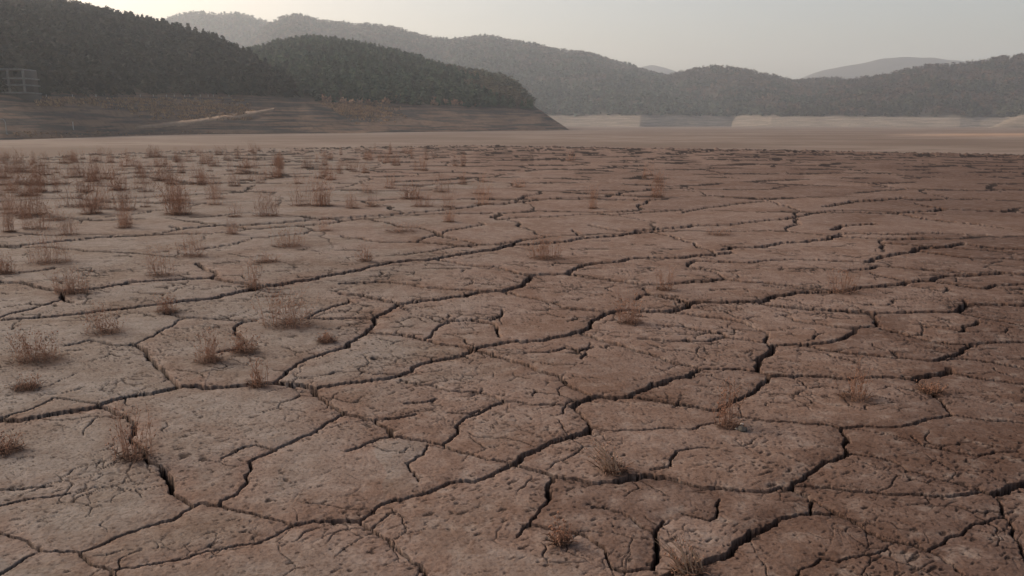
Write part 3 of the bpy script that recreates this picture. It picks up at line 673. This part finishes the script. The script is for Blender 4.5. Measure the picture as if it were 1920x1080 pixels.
hillG = Hill('hill', H_([(1440, 225), (1500, 190), (1550, 163), (1590, 152), (1620, 148), (1650, 143), (1700, 132), (1740, 125), (1770, 124), (1800, 122), (1840, 115), (1880, 108), (1920, 104), (2000, 92), (2200, 75), (2500, 80)],
   [(1440, 1720), (1920, 1600), (2500, 1560)], [(1440, 1250), (1590, 1200), (1800, 1150), (1860, 1180), (1920, 1140), (2500, 1000)], [(1440, 60), (2500, 60)]), M_BANK_FAR,
   "brown wooded hill above a pale shore at the right edge", 351, 330, 5, ytree=[(1440, 218), (1700, 219), (1920, 221)])
hillH = Hill('hill', H_([(1150, 150), (1195, 127), (1222, 121), (1245, 126), (1270, 134), (1330, 160)], [(0, 4400)], [(0, 3300)], [(0, 300)]), M_BANK_FAR, "faint hump of a distant mountain peeping over the middle ridge", 361, 80, 1, ytree=[(0, 222)])
hillI = Hill('hill', H_([(1380, 195), (1450, 165), (1495, 149), (1530, 135), (1560, 128), (1600, 121), (1625, 117), (1650, 110), (1675, 108), (1700, 105), (1725, 109), (1750, 107), (1775, 112), (1800, 113), (1900, 132), (2050, 170)], [(0, 4000)], [(0, 2900)], [(0, 300)]), M_BANK_FAR, "faint distant mountain behind the right-hand hill", 371, 140, 1, ytree=[(0, 222)])
hillJ = Hill('sand_spur', H_([(1835, 243), (1860, 238), (1885, 226), (1910, 217), (1940, 211), (2050, 205), (2300, 206)], [(1835, 960), (1940, 990), (2300, 1000)], [(0, 880)], [(0, 50)]), M_BANK_FAR, "pale bare sand spur at the right edge below the wooded hill", 381, 90, 0, ytree=[(0, 205)])

# ------------------------------------------------------------------ woods on the hills
def tree_template(kind, n, r):
    """vertices, triangles of a tree 1 unit tall made of ragged foliage faces round a trunk"""
    V = []; Tr = []
    if n >= 20:
        for k in range(3):
            a = 2 * math.pi * k / 3; V.append((0.02 * math.cos(a), 0.02 * math.sin(a), -0.1))
        V.append((0, 0, 0.9)); Tr += [(0, 1, 3), (1, 2, 3), (2, 0, 3)]
    for k in range(n):
        if kind == 'con':
            h = 0.10 + 0.88 * (k + r.random()) / n; rad = 0.26 * (1 - h) ** 0.75 * r.uniform(0.55, 1.15); s = 0.11 + 0.15 * (1 - h)
        else:
            h = 0.25 + 0.72 * r.random(); rad = 0.36 * math.sqrt(max(0.03, 1 - ((h - 0.6) / 0.42) ** 2)) * r.uniform(0.35, 1.05); s = 0.15
        s *= (1.0 if n >= 40 else 1.22 if n >= 34 else 1.35 if n >= 20 else 1.9)
        a = r.uniform(0, 2 * math.pi); c = np.array([rad * math.cos(a), rad * math.sin(a), h])
        o = np.array([math.cos(a), math.sin(a), 0.25 if kind != 'con' else -0.45]); tq = np.array([-math.sin(a), math.cos(a), r.uniform(-0.5, 0.5)])
        o = o + r.normal(0, 0.45, 3); tq = tq + r.normal(0, 0.35, 3)
        b = len(V)
        V += [tuple(c + o * s * 0.8), tuple(c - o * s * 0.35 + tq * s * 0.7 + (0, 0, 0.05)), tuple(c - o * s * 0.35 - tq * s * 0.7 + (0, 0, 0.05))]
        Tr.append((b, b + 1, b + 2))
        if n >= 40:
            V.append(tuple(c + r.normal(0, s * 0.7, 3))); Tr.append((b + 1, b + 3, b + 2))
    return np.array(V), np.array(Tr)
PAL = {'con': [(0.038, 0.046, 0.030), (0.030, 0.040, 0.029), (0.046, 0.052, 0.034)], 'dec': [(0.066, 0.056, 0.043), (0.055, 0.050, 0.040), (0.075, 0.055, 0.040)], 'rus': [(0.092, 0.060, 0.040), (0.105, 0.072, 0.047), (0.078, 0.052, 0.036)]}
def wood(hill, spacing, ncard, hlo, hhi, mix, label, seed, lo=None, behind=3, lum=(1, 1, 1)):
    P = hill.scatter(spacing, seed, behind, -9 if lo is None else lo); r = np.random.default_rng(seed)
    n = len(P); pa = fbm(P[:, 0] / 70, P[:, 1] / 70, seed, 3); rnd = r.random(n)
    fc, fr_ = mix(P, pa)
    kind = np.where(rnd < fc, 0, np.where(rnd < fc + fr_, 2, 1))
    VV, TT, CC = [], [], []; base = 0
    for ki, kn in enumerate(('con', 'dec', 'rus')):
        tpl = [tree_template('con' if kn == 'con' else 'dec', ncard, r) for _ in range(4)]
        pal = np.array(PAL[kn])
        for q, (tv, tt) in enumerate(tpl):
            idx = np.where((kind == ki) & (np.arange(n) % 4 == q))[0]
            if len(idx) == 0: continue
            hgt = (hlo + (hhi - hlo) * r.random(len(idx)) ** 1.5 * 1.25) * (1.15 if kn == 'con' else 0.9); wid = hgt * r.uniform(0.85, 1.25, len(idx)); a = r.uniform(0, 6.28, len(idx))
            ca, sa = np.cos(a)[:, None], np.sin(a)[:, None]
            x = (tv[None, :, 0] * ca - tv[None, :, 1] * sa) * wid[:, None] + P[idx, 0:1]
            y = (tv[None, :, 0] * sa + tv[None, :, 1] * ca) * wid[:, None] + P[idx, 1:2]
            z = tv[None, :, 2] * hgt[:, None] + P[idx, 2:3]
            VV.append(np.stack([x, y, z], -1).reshape(-1, 3)); m = len(tv)
            TT.append((tt[None] + (base + np.arange(len(idx)) * m)[:, None, None]).reshape(-1, 3)); base += len(idx) * m
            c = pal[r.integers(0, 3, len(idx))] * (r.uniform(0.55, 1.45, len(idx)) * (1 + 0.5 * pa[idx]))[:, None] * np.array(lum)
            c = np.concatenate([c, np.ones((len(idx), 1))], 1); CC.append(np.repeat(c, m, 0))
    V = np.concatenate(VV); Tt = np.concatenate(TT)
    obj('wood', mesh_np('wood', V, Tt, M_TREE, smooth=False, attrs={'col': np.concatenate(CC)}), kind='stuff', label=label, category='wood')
    print('wood', n, len(Tt))
def mixA(P, pa):
    px_, py_ = px_of(P[:, 0], P[:, 1], P[:, 2]); f = np.clip(0.82 + 0.8 * pa - 0.5 * sst(120, 0, px_), 0.05, 1); return f, (1 - f) * 0.45
def mixB(P, pa):
    px_, py_ = px_of(P[:, 0], P[:, 1], P[:, 2]); f = np.clip(0.95 + 0.4 * pa - 0.85 * sst(760, 960, px_), 0.03, 1); return f, (1 - f) * 0.30
def mixD(P, pa): f = np.clip(0.55 + 1.4 * pa, 0, 1); return f, (1 - f) * 0.2
def mixG(P, pa): f = np.clip(0.25 + 1.6 * pa, 0, 1); return f, (1 - f) * 0.35
wood(hillA, 3.9, 38, 4.2, 7.4, mixA, "dark mixed wood covering the left hill", 401, lum=(0.30, 0.38, 0.45))
wood(hillB, 4.4, 36, 4.0, 6.8, mixB, "green and brown wood covering the headland", 402, lum=(1.05, 1.35, 1.2))
wood(hillG, 7.4, 20, 7, 12, mixG, "brown and green wood on the hill at the right edge", 403, behind=2, lum=(0.8, 0.68, 0.6))
wood(hillF, 7.4, 20, 6.5, 11, mixG, "brownish wood on the low hill right of the middle", 404, behind=2)
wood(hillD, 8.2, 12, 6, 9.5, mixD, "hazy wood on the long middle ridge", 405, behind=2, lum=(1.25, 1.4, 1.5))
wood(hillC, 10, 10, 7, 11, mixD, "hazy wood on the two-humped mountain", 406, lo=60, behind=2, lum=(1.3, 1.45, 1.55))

# ------------------------------------------------------------------ bank details: dry grass, track, shrubs
def dry_grass():
    r = np.random.default_rng(41); V, Tt, C = [], [], []
    def clump(p, s, c):
        for k in range(7):
            a = r.uniform(0, 6.28); q = np.array(p) + np.array([r.normal(0, s * .5), r.normal(0, s * .5), 0]); b = len(V)
            w_ = s * 0.28; h = s * r.uniform(0.5, 1.1); l = r.normal(0, 0.25, 2) * s
            V.extend([(q[0] - w_ * math.cos(a), q[1] - w_ * math.sin(a), q[2] - .1), (q[0] + w_ * math.cos(a), q[1] + w_ * math.sin(a), q[2] - .1), (q[0] + l[0], q[1] + l[1], q[2] + h)])
            Tt.append((b, b + 1, b + 2)); C.extend([(*c, 1)] * 3)
    cs = [(0.30, 0.185, 0.105), (0.22, 0.135, 0.08), (0.36, 0.235, 0.14), (0.15, 0.10, 0.068)]
    n = 0
    while n < 3000:
        x, y = r.uniform(70, 470), r.uniform(184, 226)
        band = math.exp(-((y - (189 + max(0, x - 160) * 0.075)) / (6 + 9 * min(1, max(0, (x - 190) / 120)))) ** 2)
        if r.random() > band * (0.04 + 2.4 * max(0, float(noise(x / 20, y / 5, 5)) + 0.3 * float(noise(x / 6, y / 2, 7)) - 0.05)): continue
        n += 1; clump(hillA.at(x, y), r.uniform(0.5, 1.1), cs[r.integers(0, 4)])
    n = 0
    while n < 1500:
        x, y = r.uniform(585, 760), r.uniform(194, 232)
        if r.random() > (0.3 + 1.4 * max(0, float(noise(x / 12, y / 4, 6)))) * math.exp(-((y - 198 - (x - 600) * 0.12) / 12) ** 2) * math.exp(-((x - 655) / 55) ** 2): continue
        n += 1; clump(hillB.at(x, y), r.uniform(0.6, 1.2), cs[r.integers(0, 4)])
    n = 0
    while n < 260:
        x, y = r.uniform(20, 420), r.uniform(246, 258)
        if r.random() > 0.3 + float(noise(x / 14, y / 3, 15)): continue
        n += 1; clump(hillA.at(x, y), r.uniform(0.25, 0.5), cs[r.integers(0, 4)])
    obj('dry_grass', mesh_np('dry_grass', np.array(V), np.array(Tt), make_col('dry_grass'), smooth=False, attrs={'col': np.array(C)}), kind='stuff', label="orange-brown dry grass in patches on the bare grey bank", category='grass')
dry_grass()
def track():
    pts = [(250, 241), (262, 240), (285, 238), (300, 236.5), (330, 233), (350, 231), (372, 228.5), (390, 226), (410, 223), (430, 221), (440, 219), (460, 215.5), (478, 213), (495, 210), (512, 206)]
    W_ = [0.3, 0.7, 1.1, 1.4, 1.5, 1.6, 1.7, 2.0, 2.0, 1.5, 2.6, 2.2, 1.6, 1.2, 0.6]
    P = np.array([hillA.at(*p) for p in pts]); V = []; Fc = []
    k = np.linspace(0, len(P) - 1, 70); P = np.stack([np.interp(k, np.arange(len(P)), P[:, c]) for c in range(3)], 1); Wd = np.interp(k, np.arange(len(W_)), W_)
    rr_ = np.random.default_rng(3); Wd = Wd * rr_.uniform(0.75, 1.25, len(Wd))
    for i, p in enumerate(P):
        for s, dz in ((-1, -0.35), (-0.8, 0.55), (0.8, 0.75), (1, -0.2)): V.append((p[0], p[1] + s * Wd[i] * 1.6, p[2] + dz + s * Wd[i] * 0.55))
        if i:
            b = 4 * i
            for q in range(3): Fc.append((b - 4 + q, b - 3 + q, b + 1 + q, b + q))
    obj('dirt_track', mesh_np('dirt_track', np.array(V), np.array(Fc), M_TRACK), kind='structure', label="light sandy track slanting up the grey bank below the left hill")
track()
_o = "first second third fourth fifth sixth seventh eighth ninth tenth eleventh twelfth thirteenth fourteenth fifteenth sixteenth seventeenth eighteenth nineteenth".split()
_t = "twenty thirty forty fifty sixty seventy eighty ninety".split()
ORD = _o + [(t[:-1] + 'ieth') if k == 0 else f"{t}-{_o[k - 1]}" for t in _t for k in range(10)]
SHR = [(612, 193, 5.0), (645, 194, 3.8), (660, 194.5, 3.2), (674, 195, 3.2), (690, 196, 3.4), (706, 196.5, 3.4), (722, 195, 4.2), (736, 192, 4.6), (748, 188, 4.4), (812, 198, 4.0), (818, 188, 4.2), (834, 196, 4.6), (851, 197.5, 4.8), (868, 198, 3.6), (893, 199, 3.0)]
for k, (sx, sy, sh) in enumerate(SHR):
    r = np.random.default_rng(900 + k); V, Tt, C = [], [], []
    for q in range(70):
        d = r.normal(0, 1, 3); d /= np.linalg.norm(d); d[2] = abs(d[2]); rad = r.uniform(0.55, 1.0)
        c = d * rad * np.array([0.62, 0.62, 0.62]) + (0, 0, 0.2); s = r.uniform(0.10, 0.2); b = len(V)
        for _ in range(3): V.append(tuple((c + r.normal(0, s, 3)) * sh))
        Tt.append((b, b + 1, b + 2)); C.extend([(*(np.array((0.30, 0.19, 0.125)) * r.uniform(0.6, 1.2)), 1)] * 3)
    p = hillB.at(sx, sy); root_ = empty('shrub', p, label=f"tan leafless shrub at the foot of the headland wood, {ORD[k]} from the left", category='shrub', group='tan shrubs along the wood edge')
    obj('crown', mesh_np('crown', np.array(V), np.array(Tt), M_TREE, smooth=False, attrs={'col': np.array(C)}), root_, kind='stuff')
    tv, tq = tubes([([(0, 0, -0.4), (0.1 * sh * math.cos(a), 0.1 * sh * math.sin(a), 0.25 * sh), (0.3 * sh * math.cos(a), 0.3 * sh * math.sin(a), 0.6 * sh)], (0.06, 0.05, 0.02)) for a in (0.3, 2.2, 4.3)])
    obj('trunk', mesh_np('trunk', tv, tq, M_STEM), root_)

# ------------------------------------------------------------------ building, posts
bp = hillA.at(20, 176)
bd = bp[1] - 2
def bx_(px_): return (px_ - 960) / F_PX * bd * (1 / ray(0, 150)[1])
def bz_(py_): return CAM_H + ray(0, py_)[2] / ray(0, py_)[1] * bd
x0, x1 = bx_(-75), bx_(46); zf = [bz_(v) for v in (173, 158.5, 146, 129)]
B = empty('building', (x0, bd, zf[0]), label="grey open-framed lakeside building of three storeys at the left edge", category='building')
Wb = x1 - x0; loc = lambda z: z - zf[0]
obj('foundation', boxes_mesh('foundation', [(-0.2, Wb + 0.1, 0.8, 8.9, -6.0, -0.36)], M_ROCK), B)
obj('rear_wall', boxes_mesh('rear_wall', [(0.3, Wb - 0.5, 2.3, 8.6, -0.4, loc(zf[3]) - 0.3)], M_ROCK), B)
for k, z in enumerate(zf):
    obj('floor_slab' if k < 3 else 'roof_slab', boxes_mesh('slab', [(0 - 0.3 * (k == 3), Wb + (0.3 if k == 0 else -0.9 if k == 3 else 0.0), -0.3, 9, loc(z) - 0.35, loc(z) + 0.10)], M_CONC), B)
for cxp in (-72, -43, -14, 15, 43.5):
    lx = bx_(cxp) - x0
    for k in range(3):
        obj('column', boxes_mesh('column', [(lx - 0.28, lx + 0.28, 0.0, 0.55, loc(zf[k]) + 0.10, loc(zf[k + 1]) - 0.35)], M_CONC), B)
for k in range(3):
    for a, b in ((-72, -43), (-43, -14), (-14, 15), (15, 43.5)):
        xa, xb = bx_(a) - x0 + 0.7, bx_(b) - x0 - 0.7; za, zb = loc(zf[k]) + 0.5, loc(zf[k + 1]) - 0.7
        obj('window', boxes_mesh('window', [(xa, xb, 2.20, 2.27, za, zb)], M_GLASS), B)
    obj('railing', boxes_mesh('railing', [(0, Wb - 0.2, -0.24, -0.18, loc(zf[k]) + 1.05, loc(zf[k]) + 1.15)] + [(q, q + 0.06, -0.24, -0.18, loc(zf[k]) + 0.10, loc(zf[k]) + 1.05) for q in np.arange(0.2, Wb - 0.3, 1.5)], M_METAL), B, kind='stuff')

def post(px_, py_, hpx, arm, label):
    p = hillA.at(px_, py_); h = hpx * p[1] / F_PX
    o = empty('lamp_post' if arm else 'marker_post', p, label=label, category='lamp post' if arm else 'post')
    if arm:
        tv, tq = tubes([([(0, 0, -0.5), (0, 0, h * 0.35), (0, 0, h * 0.75), (-0.15, 0, h * 0.88), (-0.55, 0, h * 0.98), (-1.2, 0, h)], (0.13, 0.12, 0.10, 0.09, 0.08, 0.07))], 6)
        obj('pole', mesh_np('pole', tv, tq, M_METAL), o)
        obj('lamp_head', boxes_mesh('lamp_head', [(-1.75, -1.15, -0.14, 0.14, h - 0.10, h + 0.06)], M_METAL), o)
        obj('base_plate', boxes_mesh('base_plate', [(-0.25, 0.25, -0.25, 0.25, -0.4, 0.12)], M_CONC), o)
    else:
        tv, tq = tubes([([(0, 0, -0.4), (0, 0, h * 0.5), (0, 0, h), (0, 0, h + 0.02)], (0.13, 0.12, 0.12, 0.01))], 6)
        obj('shaft', mesh_np('shaft', tv, tq, M_PAINT), o)
        obj('cap', boxes_mesh('cap', [(-0.17, 0.17, -0.17, 0.17, h + 0.03, h + 0.13)], M_METAL), o)
    return o
post(7, 251, 27, True, "grey lamp post with bent arm on the bank at the left edge")
p_ = post(133, 243, 14, False, "thin grey post standing alone low on the dark bank"); p_['group'] = 'posts on the bank'
for k, q in enumerate((66, 92, 138, 182, 264, 290, 311, 328, 345, 359, 376, 392, 400, 428)):
    o = post(q, 181.5, 3.6, False, f"small pale roadside post at the foot of the dark wood, {ORD[k]} from the left"); o['group'] = 'posts along the shore road'

# ------------------------------------------------------------------ dry weeds
def weed_meshes(style, H, Wd, seed, lod=1.0):
    """stems, seed heads, thatch of a weed tuft, height H and width Wd in metres"""
    r = np.random.default_rng(seed)
    ns = {'dense': 74, 'mid': 44, 'thin': 22, 'low': 34, 'straw': 38}[style]; ns = int(ns * lod)
    paths, seeds = [], []
    rad = {'dense': 0.0008, 'mid': 0.0008, 'thin': 0.0013, 'low': 0.0008, 'straw': 0.0015}[style] * (1 if lod == 1 else 1.15)
    for k in range(ns):
        a = r.uniform(0, 6.283); br = r.random() ** 0.75; base = np.array([math.cos(a), 0.8 * math.sin(a), 0]) * Wd * 0.40 * br; a = a + r.normal(0, 1.1)
        h = H * r.uniform(0.15, 1.0) ** 0.75 * (1 - 0.3 * br); lean = r.uniform(0.0, 0.22) * Wd
        if style == 'low': h = H * r.uniform(0.25, 0.9); lean = Wd * r.uniform(0.05, 0.3)
        d = np.array([math.cos(a), math.sin(a), 0]) * lean
        if style == 'straw': d = np.array([-0.30 * H + r.normal(0, 0.12 * H), r.normal(0, 0.1 * H), 0]); 
        t = np.linspace(0, 1, 6)[:, None]; wob = np.cumsum(r.normal(0, 0.030 * h, (6, 3)), 0) * t * [1, 1, 0.2]
        P = base + d * t ** 1.5 + np.array([0, 0, 1.0]) * h * t * (1 - 0.10 * t) + wob; P[0, 2] = -0.015
        paths.append((P, np.linspace(rad * 1.3, rad * 0.6, 6)))
        nb = r.integers(1, 5) if style != 'straw' else r.integers(0, 2)
        for _ in range(nb):
            j = r.integers(1, 5); b0 = P[j]; q = r.uniform(0, 6.28); L = h * r.uniform(0.10, 0.28)
            e_ = b0 + np.array([math.cos(q) * 0.75, math.sin(q) * 0.75, r.uniform(0.3, 1.0)]) * L
            m_ = (b0 + e_) / 2 + r.normal(0, 0.08 * L, 3); paths.append((np.array([b0, m_, e_]), np.array([rad * 0.8, rad * 0.7, rad * 0.5])))
            for f in (0.45, 0.7, 1.0): seeds.append(b0 + (e_ - b0) * f + r.normal(0, 0.006, 3))
        for f in np.linspace(0.45, 1, 4): seeds.append(P[int(round(f * 5))] + r.normal(0, 0.007, 3))
    sv, sq = tubes(paths, 3)
    sd = np.array(seeds); sd = sd[r.random(len(sd)) < (0.6 if style in ('dense', 'mid') else 0.5 if style == 'thin' else 0.3)]
    if len(sd) < 4: sd = np.array(seeds[:6])
    oc = np.array([(1, 0, 0), (-1, 0, 0), (0, 1, 0), (0, -1, 0), (0, 0, 1.5), (0, 0, -1.5)]); of = np.array([(0, 2, 4), (2, 1, 4), (1, 3, 4), (3, 0, 4), (2, 0, 5), (1, 2, 5), (3, 1, 5), (0, 3, 5)])
    ss = r.uniform(0.0018, 0.0040, len(sd)) * (1 if lod == 1 else 1.25)
    jit = r.normal(0, 0.25, (len(sd), 6, 3))
    ov = (oc[None] + jit) * ss[:, None, None] + sd[:, None]; ot = (of[None] + (np.arange(len(sd)) * 6)[:, None, None]).reshape(-1, 3)
    tp = []
    for k in range(int({'dense': 150, 'mid': 100, 'thin': 40, 'low': 130, 'straw': 60}[style] * lod)):
        a = r.uniform(0, 6.28); rr_ = Wd * 0.42 * r.random() ** 0.6; c = np.array([rr_ * math.cos(a), 0.8 * rr_ * math.sin(a), 0.004]); q = r.uniform(0, 6.28); L = r.uniform(0.02, 0.07) * (1 if lod == 1 else 1.5)
        e_ = c + np.array([math.cos(q) * L, math.sin(q) * L, r.uniform(0.0, 0.6) * L]); tp.append((np.array([c, (c + e_) / 2 + (0, 0, r.uniform(0, 0.012)), e_]), np.array([1, 1.1, 0.5]) * rad * 1.5))
    tv, tq = tubes(tp, 3)
    return (sv, sq), (ov.reshape(-1, 3), ot), (tv, tq)
def make_weed(style, H, Wd, seed, loc_, label, group, lod=1.0):
    a, b, c = weed_meshes(style, H, Wd, seed, lod)
    o = empty('dry_weed', loc_, label=label, category='weed', group=group)
    obj('stems', mesh_np('stems', *a, M_STRAW if style == 'straw' else M_STEM), o, kind='stuff')
    obj('seed_heads', mesh_np('seed_heads', *b, M_SEED, smooth=False), o, kind='stuff')
    obj('thatch', mesh_np('thatch', *c, M_THATCH), o, kind='stuff')
    return o
for k, (tx, ty, th, tw, style, label) in enumerate(TUFTS):
    X, Y = (float(v) for v in ground(tx, ty)); sc = F_PX * cp / Y * (Y / math.hypot(Y, 0))
    sc = F_PX / (Y * cp + CAM_H * sp)
    make_weed(style, th * (1.35 if style in ('dense', 'mid', 'thin') else 1.0) / sc, tw / sc, 500 + k, (X, Y, plain_z(X, Y)), label, 'dry weeds on the near mud')
protos = []
FAR_T.sort(key=lambda q: q[1])
bands = {}
for k, (tx, ty, th, tw) in enumerate(FAR_T):
    X, Y = (float(v) for v in ground(tx, ty)); sc = F_PX / (Y * cp + CAM_H * sp)
    bn = 0 if ty < 306 else 1 if ty < 322 else 2 if ty < 345 else 3 if ty < 380 else 4
    bands.setdefault(bn, []).append((tx, X, Y, 1.7 * th / sc, 1.0 * tw / sc))
BN = ["in the farthest row", "in the second row from the ledge", "in the middle distant row", "in the nearest distant row", "behind the long thin crack"]
vk = 0
for bn, L in sorted(bands.items()):
    L.sort()
    for k, (tx, X, Y, h, wd) in enumerate(L):
        lb = f"small rusty weed tuft {BN[bn]}, {ORD[k]} from the left"
        style = ('dense', 'mid', 'dense', 'low')[vk % 4] if h > 0.15 else 'low'
        lod = 1.0 if bn == 4 else 0.75
        if len(protos) < 10:
            o = make_weed(style, h, wd, 700 + vk, (X, Y, plain_z(X, Y)), lb, 'small weeds on the far mud', lod); protos.append((o, h, wd, lod))
        else:
            c = [p for p in protos if p[3] == lod] or protos
            if lod == 1.0 and len([p for p in protos if p[3] == 1.0]) < 6:
                o = make_weed(style, h, wd, 700 + vk, (X, Y, plain_z(X, Y)), lb, 'small weeds on the far mud', lod); protos.append((o, h, wd, lod))
            else:
                p = c[vk % len(c)]
                copy_tree(p[0], (X, Y, plain_z(X, Y)), vk * 1.7, (wd / p[2], wd / p[2], h / p[1]), label=lb)
        vk += 1

# pebbles and the dark stone by the tall pale weed
def stone(px_, py_, dia, mat, name, label, cat, seed):
    import bmesh
    X, Y = (float(v) for v in ground(px_, py_)); r = np.random.default_rng(seed)
    bm = bmesh.new(); bmesh.ops.create_icosphere(bm, subdivisions=3, radius=dia / 2)
    for v in bm.verts:
        n_ = float(noise(v.co.x / dia * 2.3 + seed, v.co.y / dia * 2.3 + v.co.z / dia * 1.7, seed)); v.co *= 1 + 0.28 * n_; v.co.z *= 0.72
    me = bpy.data.meshes.new(name); bm.to_mesh(me); bm.free(); me.materials.append(mat)
    for p in me.polygons: p.use_smooth = True
    obj(name, me, None, (X, Y, plain_z(X, Y) + dia * 0.2), label=label, category=cat)
stone(1392, 808, 0.045, M_ROCK, 'stone', "dark rounded stone beside the tall pale weed, right of the middle", 'stone', 3)
stone(1391, 797, 0.018, M_PEB, 'pebble', "upper of two pale pebbles by the dark stone", 'pebble', 4)
stone(1381, 805, 0.015, M_PEB, 'pebble', "lower of two pale pebbles, just left of the dark stone", 'pebble', 5)

# ------------------------------------------------------------------ haze: the valley's dusty air
hz = obj('haze', boxes_mesh('haze', [(-5800, 5800, -5800, 5800, -6, 460)], None), kind='stuff', label="pale dusty haze filling the valley air", category='haze')
hm = bpy.data.materials.new('valley_haze'); hm.use_nodes = True; ht = hm.node_tree; ht.nodes.clear()
ho = ht.nodes.new('ShaderNodeOutputMaterial'); hv = ht.nodes.new('ShaderNodeVolumePrincipled')
hv.inputs['Color'].default_value = (0.78, 0.85, 0.92, 1); hv.inputs['Density'].default_value = 0.00019; hv.inputs['Anisotropy'].default_value = 0.35
ht.links.new(hv.outputs[0], ho.inputs['Volume']); hz.data.materials.append(hm)
print('script', round(time.time() - T0, 1))
